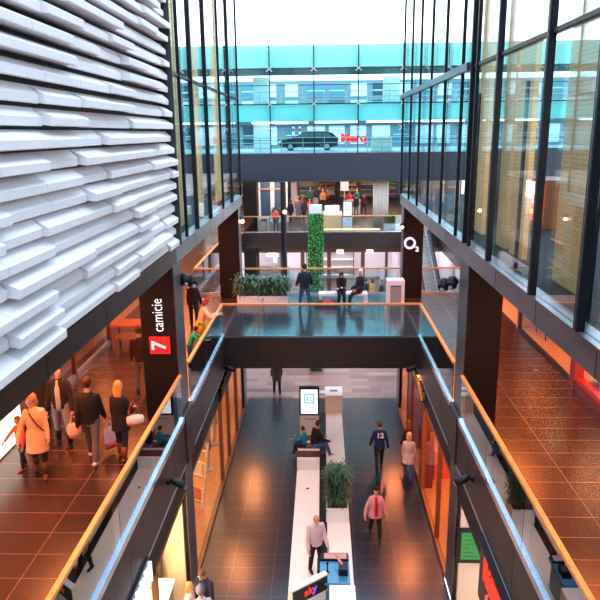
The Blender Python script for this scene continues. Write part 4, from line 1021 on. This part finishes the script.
    rr += [((wst + wb) * s * bulk, (.060 + wb) * s * bulk), ((.094 + wb) * s * bulk, (.064 + wb) * s * bulk), ((.086 + wb) * s * bulk, (.054 + wb) * s * bulk), ((.070 + wb) * s, (.048 + wb) * s), (.044 * s, .040 * s)]
    w.tube([S_(p) for p in pts], rr, 18, ref=(1, 0, 0), roundcap=False)
    for (sh, el, wr, d2) in As:
        en = el + (wr - el) * (.98 if sleeves >= 1 else .1)
        ml = [S_(sh), S_((sh + el) / 2), S_(el)] + ([S_((el + en) / 2), S_(en)] if sleeves >= 1 else [S_(en)])
        mr = [(.033 + wb * .5) * s, (.030 + wb * .5) * s, (.027 + wb * .5) * s] + ([(.025 + wb * .5) * s, (.020 + wb * .5) * s] if sleeves >= 1 else [.03 * s])
        w.tube(ml, mr, 12)
    nm = 'coat' if coat > .05 else 'jacket'
    finish(w, vox * 1.05, 2, nm, cloth(top), r)
    if not far:
        MB().tube([S_(neck - sp * .014), S_(neck + sp * .010)], [(.050 * s, .046 * s), (.038 * s, .037 * s)], 14, ref=(1, 0, 0), roundcap=False).build('collar', cloth(top), r, True)
    if inner:
        io = .030 if bulk > 1 else .0
        q = MB(); q.tube([S_(P + sp * -.02 + fwd * (.055 + io)), S_(chest + fwd * (.052 + io)), S_(shl + fwd * (.034 + io * .6))], [(.034 * s, .032 * s), (.036 * s, .032 * s), (.026 * s, .020 * s)], 10, ref=(1, 0, 0))
        q.build('shirt', cloth(inner), r, True)
    if skirt:
        MB().tube([S_(P + sp * .06), S_(P), S_(P + V((0, .01, -.20)))], [(.090 * s, .068 * s), (.108 * s, .082 * s), (.135 * s, .11 * s)], 18, ref=(1, 0, 0), roundcap=False).build('skirt', cloth(skirt), r, True)
    # --- hair
    if hairstyle:
        q = MB(); back = HR @ V((0, -.006, .013))
        q.ball(S_(hc + back), (.0535 * s, .0610 * s, .0690 * s), 14, HR)
        if hairstyle in ('long', 'bob'):
            L = .15 if hairstyle == 'long' else .085
            q.tube([S_(hc + HR @ V((0, -.022, .02))), S_(hc + HR @ V((0, -.034, -.05))), S_(hc + HR @ V((0, -.036, -L)))], [(.050 * s, .036 * s), (.058 * s, .032 * s), (.046 * s, .020 * s)], 12, ref=tuple(HR @ V((1, 0, 0))))
        cap = finish(q, vox * .8, 1, 'hair', cloth(hair, .6), r)
        # clear the face of the hair volume
        bm = bmesh.new(); bm.from_mesh(cap.data)
        inv = HR.transposed()
        dl = [v for v in bm.verts if (lambda c: c.y > .026 * s and c.z < .032 * s and abs(c.x) < .044 * s)(inv @ (v.co - S_(hc)))]
        bmesh.ops.delete(bm, geom=dl, context='VERTS'); bm.to_mesh(cap.data); bm.free()
        for p in cap.data.polygons: p.use_smooth = True
    if number:
        text('number', number, .25, basis(S_(chest + sp * .03) + V((0, -(.064 + wb + .012) * s, 0)), (1, 0, 0), (0, -.06, 1)), white_mat, r, .012, bold=.008)
    r['hand_l'] = tuple(S_(As[0][2] + As[0][3] * .07)); r['hand_r'] = tuple(S_(As[1][2] + As[1][3] * .07))
    del_keys = (r['hand_l'][:], r['hand_r'][:]); del r['hand_l']; del r['hand_r']
    Mw = Matrix.Translation(loc) @ Matrix.Rotation(rz, 4, 'Z')
    return r, Mw @ V(del_keys[0]), Mw @ V(del_keys[1]), Mw
def carrier_bag(hand, col, label, w=.30, h=.34, d=.12, rz=0, cat='bag', name='shopping_bag', stripe=None):
    r = empty(name, (hand.x, hand.y, hand.z - h - .16), label, cat, rz=rz)
    m = MB(); m.tube([(0, 0, .01), (0, 0, h * .35), (0, 0, h * .8), (0, 0, h)], [(w * .40, d * .45), (w * .55, d * .6), (w * .50, d * .45), (w * .40, d * .25)], 14, ref=(1, 0, 0), roundcap=False)
    m.build('body', cloth(col), r, True)
    for s in (-1, 1):
        MB().tube([(-w * .28, s * d * .2, h), (-w * .1, s * .01, h + .14), (w * .1, s * .01, h + .14), (w * .28, s * d * .2, h)], [.010] * 4, 6).build('handle', cloth(tuple(c * .7 for c in col)), r, True)
    if stripe: MB().tube([(0, 0, h * .02), (0, 0, h * .3)], [(w * .43, d * .49), (w * .56, d * .61)], 14, ref=(1, 0, 0), roundcap=False).build('base_panel', cloth(stripe), r, True)
    return r
WALK_A = dict(ll=(18, 2, 6), rl=(-16, 2, 12), la=(-14, 7, 10), ra=(16, 7, 16))
WALK_B = dict(ll=(-16, 2, 12), rl=(18, 2, 6), la=(16, 7, 16), ra=(-14, 7, 10))
# shoppers on the walkway
person((-5.95, 11.62, Z1), rad(150), 'child in a red top walking beside the woman in the beige coat', 1.12, top=(.75, .09, .06), pants=(.02, .02, .03), shoes=(.30, .05, .04), hair=(.12, .035, .015), hairstyle='bob', la=(5, 10, 10), ra=(30, 30, 10), ll=(10, 2, 5), rl=(-8, 2, 8), fem=True)
_, hl, hr, Mw = person((-5.50, 11.38, Z1), rad(196), 'woman in a beige knee length coat with a crossbody strap', 1.70, top=(.72, .40, .19), pants=(.02, .012, .012), shoes=(.10, .03, .015), hair=(.38, .15, .05), hairstyle='bob', coat=.17, fem=True, boots=True, head=(-40, -4), **{**WALK_A, 'la': (2, 10, 14), 'ra': (8, 24, 12), 'll': (9, 2, 4), 'rl': (-14, 2, 14)})
r = empty('crossbody_strap', (-5.50, 11.38, Z1), 'thin brown strap crossing the chest of the beige coat', 'strap', rz=rad(196))
MB().tube([(.10, .02, 1.40), (.05, .125, 1.30), (-.05, .145, 1.12), (-.15, .10, .96), (-.19, .0, .92)], [.013] * 5, 6).build('strap', cloth((.10, .02, .01)), r, True)
_, hl, hr, _ = person((-5.52, 12.65, Z1), rad(184), 'man in an open black jacket and light jeans facing the camera', 1.80, top=(.018, .014, .014), pants=(.22, .21, .26), shoes=(.015, .012, .012), hair=(.10, .028, .012), inner=(.42, .36, .36), head=(35, 0), ll=(6, 5, 3), rl=(-6, 5, 6), la=(6, 12, 12), ra=(4, 12, 10), boots=True)
carrier_bag(hl, (.85, .45, .36), 'pinkish white carrier bag held by the man in light jeans', .26, .34, rz=rad(20))
person((-6.25, 13.3, Z1), rad(190), 'person in a long black coat standing behind the man in light jeans', 1.78, top=(.012, .010, .010), pants=(.015, .012, .012), hair=(.05, .02, .01), coat=.2)
_, hl, hr, _ = person((-4.66, 11.98, Z1), rad(4), 'man in a black jacket and grey trousers walking away', 1.80, top=(.012, .009, .010), pants=(.11, .085, .08), shoes=(.75, .55, .5), hair=(.05, .014, .008), bulk=1.06, **WALK_A)
carrier_bag(hr + Vector((.05, 0, 0)), (.80, .55, .55), 'white and red plastic bag held by the man walking away', .30, .46, rz=rad(60), stripe=(.7, .12, .1))
_, hl, hr, Mw = person((-4.08, 12.08, Z1), rad(-12), 'blond woman in a black tunic and brown boots walking away', 1.66, top=(.014, .010, .012), pants=(.02, .02, .035), shoes=(.20, .055, .02), hair=(.62, .28, .09), hairstyle='long', coat=.10, fem=True, boots=True, ll=(8, 2, 4), rl=(-8, 2, 8), la=(5, 8, 15), ra=(10, 20, 70))
r = empty('handbag', Mw @ Vector((.30, .05, .74)), 'white handbag with a brown base on the arm of the blond woman', 'bag', rz=rad(20))
m = MB(); m.tube([(-.13, 0, .11), (0, 0, .11), (.13, 0, .11)], [(.10, .05), (.115, .07), (.10, .05)], 14, ref=(0, 0, 1)); m.build('body', cloth((.85, .70, .62)), r, True)
MB().tube([(-.13, 0, .03), (.13, 0, .03)], [(.035, .062)] * 2, 12, ref=(0, 0, 1)).build('base_panel', cloth((.35, .12, .05)), r, True)
MB().tube([(-.11, 0, .19), (-.09, -.05, .42), (-.03, -.08, .55), (.05, -.03, .42), (.11, 0, .19)], [.014] * 5, 6).build('strap', cloth((.30, .08, .03)), r, True)
person((-4.62, 15.6, Z1), rad(10), 'person in a dark brown jacket half hidden by the black sign pillar', 1.76, top=(.05, .018, .012), pants=(.16, .13, .14), shoes=(.04, .02, .02), hair=(.10, .03, .015), ll=(4, 3, 2), rl=(-4, 3, 4))
person((-3.70, 18.95, Z1), rad(-80), 'person in a peach top leaning on the oak handrail', 1.66, top=(.80, .46, .28), pants=(.25, .10, .05), shoes=(.3, .1, .05), hair=(.26, .03, .025), hairstyle='bob', lean=16, skirt=(.80, .46, .02), fem=True, la=(38, 8, 55), ra=(40, 10, 70), head=(0, -14), ll=(2, 4, 2), rl=(-6, 4, 6))
person((-3.74, 17.4, Z1), rad(-80), 'child in a green top leaning over the oak handrail', 1.25, top=(.02, .34, .14), pants=(.05, .06, .12), shoes=(.2, .2, .2), hair=(.04, .012, .01), lean=22, la=(60, 12, 30), ra=(60, 12, 30), head=(0, -15))
_, hl, hr, _ = person((-4.38, 21.4, Z1), rad(5), 'person in black walking away behind the pillar spotlights', 1.68, top=(.012, .010, .012), pants=(.014, .012, .014), hair=(.03, .02, .02), hairstyle='bob', fem=True, ll=(6, 2, 3), rl=(-8, 2, 6), ra=(5, 14, 25))
r = empty('folded_jacket', (hr.x + .06, hr.y, hr.z - .42), 'pale pink jacket hanging from the arm of the person in black', 'jacket'); m = MB(); m.tube([(0, 0, .62), (.02, 0, .35), (.04, 0, .0)], [(.05, .05), (.10, .07), (.13, .06)], 12, ref=(1, 0, 0)); m.build('cloth', cloth((.80, .50, .45)), r, True)
# lower level
person((1.92, 20.45, 0), rad(3), 'person in a navy top with white number twelve walking away', 1.78, top=(.012, .025, .085), pants=(.015, .017, .03), hair=(.10, .04, .02), number='12', **{**WALK_B, 'la': (10, 16, 14), 'ra': (-8, 16, 10)})
person((1.48, 16.52, 0), rad(183), 'woman in an open pink padded coat and red top walking towards the camera', 1.62, top=(.62, .25, .29), pants=(.02, .012, .014), hair=(.012, .010, .014), hairstyle='bob', inner=(.55, .01, .015), coat=.05, bulk=1.16, fem=True, head=(0, -6), **{**WALK_A, 'la': (4, 24, 12), 'ra': (4, 24, 14)})
person((2.82, 19.75, 0), rad(-14), 'blond person in a pale pink coat at the red shop entrance', 1.68, top=(.70, .46, .41), pants=(.05, .10, .22), shoes=(.03, .02, .02), hair=(.75, .42, .18), hairstyle='bob', coat=.12, fem=True, ll=(6, 2, 3), rl=(-8, 2, 8), la=(8, 10, 20))
person((2.93, 20.75, 0), rad(30), 'person in dark brown clothes ahead of the pale pink coat', 1.66, top=(.07, .018, .012), pants=(.03, .02, .03), hair=(.20, .06, .02), hairstyle='long', fem=True, coat=.1)
person((-2.66, 12.14, 0), rad(15), 'man in a grey cap and white shirt below the cream shop window', 1.70, top=(.42, .39, .47), pants=(.05, .06, .10), hair=(.12, .10, .16), head=(0, -8))
person((-2.70, 12.74, 0), rad(160), 'dark haired man in a navy jacket facing the man in the cap', 1.74, top=(.02, .02, .05), pants=(.03, .03, .05), hair=(.13, .05, .025), head=(0, -25))
person((-2.99, 12.46, 0), rad(-100), 'small blond person in white hugged beside the man in the cap', 1.55, top=(.55, .45, .42), pants=(.2, .2, .28), hair=(.55, .22, .06), hairstyle='bob', fem=True, la=(6, 5, 12), ra=(6, 5, 12))
r = empty('cap', (-2.66 - .02, 12.14 + .01, 1.60), 'grey peaked cap worn by the man in the white shirt', 'cap', rz=rad(15))
MB().tube([(0, -.01, .0), (0, -.01, .07), (0, -.01, .12)], [(.092, .110), (.088, .104), (.05, .06)], 16, ref=(1, 0, 0)).build('crown', cloth((.20, .17, .26)), r, True); MB().tube([(0, .08, .0), (0, .17, -.02)], [(.07, .010), (.055, .008)], 12, ref=(1, 0, 0)).build('peak', cloth((.20, .17, .26)), r, True)
person((-2.03, 27.15, 0), rad(8), 'person in a dark olive coat walking under the bridge', 1.75, top=(.06, .045, .03), pants=(.02, .018, .02), coat=.12, ll=(6, 3, 3), rl=(-6, 3, 6))
person((-.66, 21.22, 0), rad(72), 'boy in a blue top sitting on the slatted bench', 1.35, top=(.02, .25, .50), pants=(.02, .03, .08), hair=(.06, .02, .012), sit=True, pelvis=.55, ll=(84, 6, 80), rl=(84, 6, 80), la=(40, 6, 50), ra=(40, 6, 50), head=(0, -15))
person((-.30, 21.15, 0), rad(-62), 'man in a black jumper and jeans sitting beside the boy', 1.78, top=(.012, .011, .014), pants=(.06, .13, .32), shoes=(.35, .18, .10), hair=(.07, .025, .015), sit=True, pelvis=.58, ll=(82, 8, 80), rl=(80, 8, 62), la=(25, 8, 45), ra=(25, 8, 45), lean=10, head=(0, -12), bulk=1.08)
person((-.19, 14.85, .07), rad(203), 'bald man in a white shirt standing by the sales kiosk', 1.74, top=(.66, .46, .53), pants=(.02, .016, .022), hairstyle=None, la=(14, 10, 20), ra=(10, 14, 16), head=(-10, -22), ll=(4, 3, 2), rl=(-5, 3, 5), skin=(.62, .26, .17), bulk=1.07)
# on the bridge
person((-.66, 23.65, Z1), rad(5), 'man in a dark jacket and jeans standing on the bridge', 1.74, top=(.012, .020, .035), pants=(.03, .10, .22), shoes=(.10, .10, .12), hair=(.010, .016, .03), ll=(3, 9, 2), rl=(-2, 9, 3), la=(10, 16, 40), ra=(10, 16, 40), bulk=1.08)
_, hl, hr, _ = person((.72, 24.42, Z1), rad(180), 'dark haired person in black looking at a phone on the bridge bench', 1.66, top=(.012, .011, .014), pants=(.014, .013, .018), hair=(.04, .018, .012), hairstyle='long', sit=True, pelvis=.56, ll=(70, 4, 72), rl=(70, 4, 72), la=(26, -9, 70), ra=(26, -9, 70), fem=True, lean=12, head=(0, -28), bulk=1.05)
r = empty('phone', (hl + hr) / 2 + Vector((0, -.01, .02)), 'small pale phone held over the lap on the bridge bench', 'phone'); MB().box(-.04, .04, -.07, .07, 0, .012).bevel(.004, 1).build('body', steel_mat, r); MB().box(-.034, .034, -.06, .06, .0122, .013).build('display', emit('phone_glow', (.9, .8, .8), 1), r)
person((1.40, 24.45, Z1), rad(125), 'fair haired person in a black coat sitting sideways on the bridge bench', 1.66, top=(.014, .014, .018), pants=(.018, .017, .022), hair=(.82, .68, .55), hairstyle='bob', sit=True, pelvis=.56, ll=(78, 4, 50), rl=(62, 4, 62), la=(14, 3, 55), ra=(14, 3, 55), fem=True, lean=-8, coat=.01, bulk=1.05)
# people of the far hall and the far bottom shop
FAR = [(-3.12, 43.95, Z1, 10, (.55, .05, .05), (.05, .08, .16), (.02, .03, .05), 'person in a red jacket at the rail of the far hall by the mast'),
 (-2.35, 48.7, Z1, 20, (.015, .013, .016), (.02, .02, .025), (.04, .02, .02), 'person in a black coat right beside the mast in the far hall'),
 (-1.85, 50.2, Z1, 0, (.16, .12, .13), (.12, .18, .30), (.30, .16, .08), 'person in grey and pale jeans behind the black coat in the far hall'),
 (-1.35, 48.9, Z1, -20, (.02, .03, .06), (.02, .02, .03), (.05, .03, .02), 'person in a navy coat above the leafy column in the far hall'),
 (-.95, 49.7, Z1, 170, (.60, .07, .04), (.05, .05, .07), (.15, .06, .03), 'person in a bright red top near the leafy column cap'),
 (-2.35, 56.6, Z1, 180, (.12, .18, .45), (.10, .10, .14), (.45, .25, .10), 'person in a blue top far behind the mast'),
 (-1.05, 58.6, Z1, 0, (.02, .10, .09), (.03, .03, .04), (.35, .20, .10), 'person in a dark green jacket deep in the far hall'),
 (-.25, 59.0, Z1, 170, (.02, .025, .05), (.02, .02, .03), (.30, .14, .06), 'person in a navy suit deep in the far hall'),
 (.45, 60.2, Z1, 0, (.55, .16, .12), (.06, .05, .06), (.12, .05, .03), 'person in a salmon top deep in the far hall'),
 (1.35, 60.2, Z1, 30, (.015, .015, .02), (.02, .02, .025), (.04, .02, .02), 'person in black beyond the peach counter'),
 (2.25, 55.0, Z1, 200, (.70, .05, .04), (.03, .03, .05), (.04, .03, .02), 'person in a scarlet jacket beside the promotion stand'),
 (2.95, 56.5, Z1, 170, (.02, .16, .13), (.05, .05, .08), (.25, .12, .05), 'person in a teal jacket behind the promotion stand'),
 (3.35, 53.2, Z1, 190, (.10, .03, .03), (.03, .02, .03), (.06, .03, .02), 'person in a maroon top next to the pleated beige column'),
 (-.55, 53.0, Z1, 20, (.45, .40, .42), (.05, .05, .08), (.03, .02, .02), 'person in pale grey standing far behind the leafy column cap'),
 (.05, 56.5, Z1, 180, (.50, .20, .05), (.04, .04, .05), (.30, .15, .07), 'person in an amber top beyond the peach counter case'),
 (-3.0, 53.5, Z1, 0, (.10, .02, .02), (.02, .02, .03), (.05, .03, .02), 'person in deep red beside the blue glazed bay'),
 (4.05, 49.8, Z1, 10, (.03, .05, .03), (.03, .03, .04), (.10, .05, .03), 'person in dark green passing behind the pleated beige column'),
 (-1.55, 52.6, Z1, 170, (.55, .10, .08), (.15, .12, .12), (.35, .2, .1), 'person in a brick red jacket between the mast and the leafy column'),
 (2.65, 51.6, Z1, 0, (.02, .02, .025), (.10, .08, .07), (.04, .02, .02), 'person in black in front of the promotion stand'),
 (-3.9, 40.5, 0, 0, (.03, .025, .03), (.03, .03, .04), (.04, .02, .02), 'dark clothed person before the big white numeral'),
 (-2.25, 41.8, 0, 100, (.30, .10, .06), (.04, .03, .04), (.12, .05, .03), 'person in a rust jacket at the foot of the black mast'),
 (-1.75, 40.3, 0, 180, (.35, .16, .10), (.20, .07, .04), (.05, .03, .02), 'person in rust brown beside the foot of the leafy column'),
 (.55, 39.5, 0, 0, (.035, .025, .03), (.02, .02, .03), (.30, .12, .05), 'person in a dark top left of the brown shop post', ),
 (1.05, 40.2, 0, 180, (.60, .18, .08), (.03, .03, .05), (.30, .15, .08), 'person in an orange top before the far bottom doors'),
 (2.95, 43.2, 0, 20, (.02, .02, .025), (.03, .03, .04), (.03, .02, .02), 'tall person in black at the far bottom counter'),
 (3.35, 43.0, 0, 0, (.75, .32, .06), (.04, .04, .05), (.06, .03, .02), 'person in a yellow orange top at the far bottom counter'),
 (3.95, 42.6, 0, 60, (.02, .022, .03), (.02, .02, .025), (.05, .03, .02), 'person in a dark coat bending near the far bottom counter'),
 (4.45, 42.4, 0, 0, (.45, .12, .07), (.03, .03, .04), (.04, .02, .02), 'person in a red brown top close to the lit sign pillar below')]
for k, (x, y, z, a, tp_, pn, hr_, lb) in enumerate(FAR):
    person((x, y, z), rad(a), lb.replace(' left of', ' near').replace(' right beside', ' beside'), 1.66 + .04 * (k % 4), top=tp_, pants=pn, hair=hr_, far=True, hairstyle=('short', 'bob')[k % 2], fem=bool(k % 2), coat=(.0, .08)[k % 3 == 1], **(WALK_A, WALK_B, {})[k % 3])

# ------------------------------------------------------------------ light
W = bpy.data.worlds.new('overcast_sky'); S.world = W; W.use_nodes = True
nt = W.node_tree; nt.nodes.clear()
out = nt.nodes.new('ShaderNodeOutputWorld'); bg = nt.nodes.new('ShaderNodeBackground')
tc = nt.nodes.new('ShaderNodeTexCoord'); sep = nt.nodes.new('ShaderNodeSeparateXYZ'); rp = nt.nodes.new('ShaderNodeValToRGB')
nt.links.new(tc.outputs['Generated'], sep.inputs[0]); nt.links.new(sep.outputs['Z'], rp.inputs['Fac'])
el = rp.color_ramp.elements
el[0].position = 0; el[0].color = (.74, .75, .78, 1); el[1].position = 1; el[1].color = (1.0, 1.06, 1.15, 1)
e4 = el.new(.72); e4.color = (.50, .74, 1.0, 1)
e2 = el.new(.22); e2.color = (.72, .76, .80, 1)
e3 = el.new(.42); e3.color = (.42, .68, 1.0, 1)
nt.links.new(rp.outputs[0], bg.inputs[0]); bg.inputs[1].default_value = 3.5
nt.links.new(bg.outputs[0], out.inputs[0])
WARM = (1, .27, .08)
def aimed(name, p, t, power, col, ang):
    d = Vector(t) - Vector(p)
    return spot(name, p, power, col, ang, d.to_track_quat('-Z', 'Y').to_euler(), r=.11, blend=.6)
for sx, cl in ((-1, (1, .34, .10)), (1, (1, .26, .08))):
    aimed('bridge_spot', (2.98 * sx, 19.95, 3.70), (2.4 * sx, 14.5, 0), 260, cl, 70)
    aimed('bridge_spot', (2.95 * sx, 25.0, 3.45), (2.4 * sx, 19.5, 0), 230, cl, 70)
for y in (29, 35): area('walkway_lamp', (-6.8, y, 8.35), 1.0, 200, WARM, sy=2.5)
for y in (6.5, 11.5, 17, 23):
    area('walkway_lamp', (-5.3, y, 8.35), 1.2, 260, WARM, sy=2.5)
    area('walkway_lamp', (5.3, y, 8.35), 1.4, 190, (1, .21, .05), sy=2.4)
area('shop_lamp', (-5.0, 18.0, 3.5), 2.2, 230, (1, .55, .22), sy=5); area('shop_lamp', (-5.0, 23.0, 3.5), 2.2, 170, (1, .55, .22), sy=3)
area('shop_lamp', (5.0, 18.0, 3.5), 2.2, 330, (1, .34, .12), sy=5); area('shop_lamp', (5.0, 23.3, 3.5), 2.2, 170, (1, .50, .18), sy=3)
area('shop_lamp', (-5.0, 10.5, 3.5), 2.2, 750, (1, .80, .45), sy=5); area('shop_lamp', (5.0, 10.5, 3.5), 2.2, 260, (1, .85, .72), sy=5)
area('shop_lamp', (8.2, 18.6, 8.2), 1.6, 420, (1, .50, .22), sy=4)
for x in (-7, -1, 2, 8): area('lower_hall_lamp', (x, 47.5, 3.65), 3.5, 170, (.92, .90, 1), sy=3)
for x, y in ((-3, 49), (2.5, 48), (-1, 56), (4, 56), (9, 52), (-9, 52)): area('hall_lamp', (x, y, 7.9), 3, 200, (1, .68, .60), sy=3)

for y, p in ((8.3, 18), (11.55, 18), (15.0, 9)):  # added lamps with posts, put in to brighten the beige columns
    r = empty('column_fill_lamp', (3.42, y, Z2), 'slim fill lamp added behind the tall facade glass beside the %s column' % {8.3: 'widest beige', 11.55: 'second beige', 15.0: 'fourth beige'}[y], 'lamp')
    MB().box(-.03, .03, -.05, -.01, 0, 3.2).build('fill_lamp_post', black_mat, r)
    area('column_fill_light', (3.42, y + .0, 10.5), .06, p, (1, .72, .34), rot=(rad(90), 0, rad(-25)), sy=3.0)
for y in (15.9, 19.6, 22.6):  # added fill for the columns behind the narrow glass, no fixture
    area('column_fill_light', (-3.45, y, 10.5), .06, 8, (1, .72, .34), rot=(rad(90), 0, rad(25)), sy=3.0)

# ------------------------------------------------------------------ camera
cam = bpy.data.cameras.new('camera'); co = bpy.data.objects.new('camera', cam); C.objects.link(co); S.camera = co
cam.sensor_width = 36; cam.sensor_fit = 'HORIZONTAL'; cam.lens = 36 * 655 / 600; cam.clip_start = .05; cam.clip_end = 400
Rm = ((.99940663, .00294268, -.03431813), (.03252936, .24692743, .96848783), (-.01132403, .96902951, -.24668519))
co.matrix_world = Matrix(((Rm[0][0], Rm[0][1], -Rm[0][2], 0), (Rm[1][0], Rm[1][1], -Rm[1][2], 0), (Rm[2][0], Rm[2][1], -Rm[2][2], 11.2), (0, 0, 0, 1)))
S.view_settings.view_transform = 'Standard'; S.view_settings.look = 'None'; S.view_settings.gamma = 1; S.view_settings.exposure = 0.52
S.view_settings.use_curve_mapping = False
S.cycles.max_bounces = 10; S.cycles.transparent_max_bounces = 24; S.cycles.diffuse_bounces = 4; S.cycles.glossy_bounces = 6
S.cycles.use_denoising = True; S.cycles.caustics_reflective = False; S.cycles.caustics_refractive = False
S.cycles.sample_clamp_indirect = 6
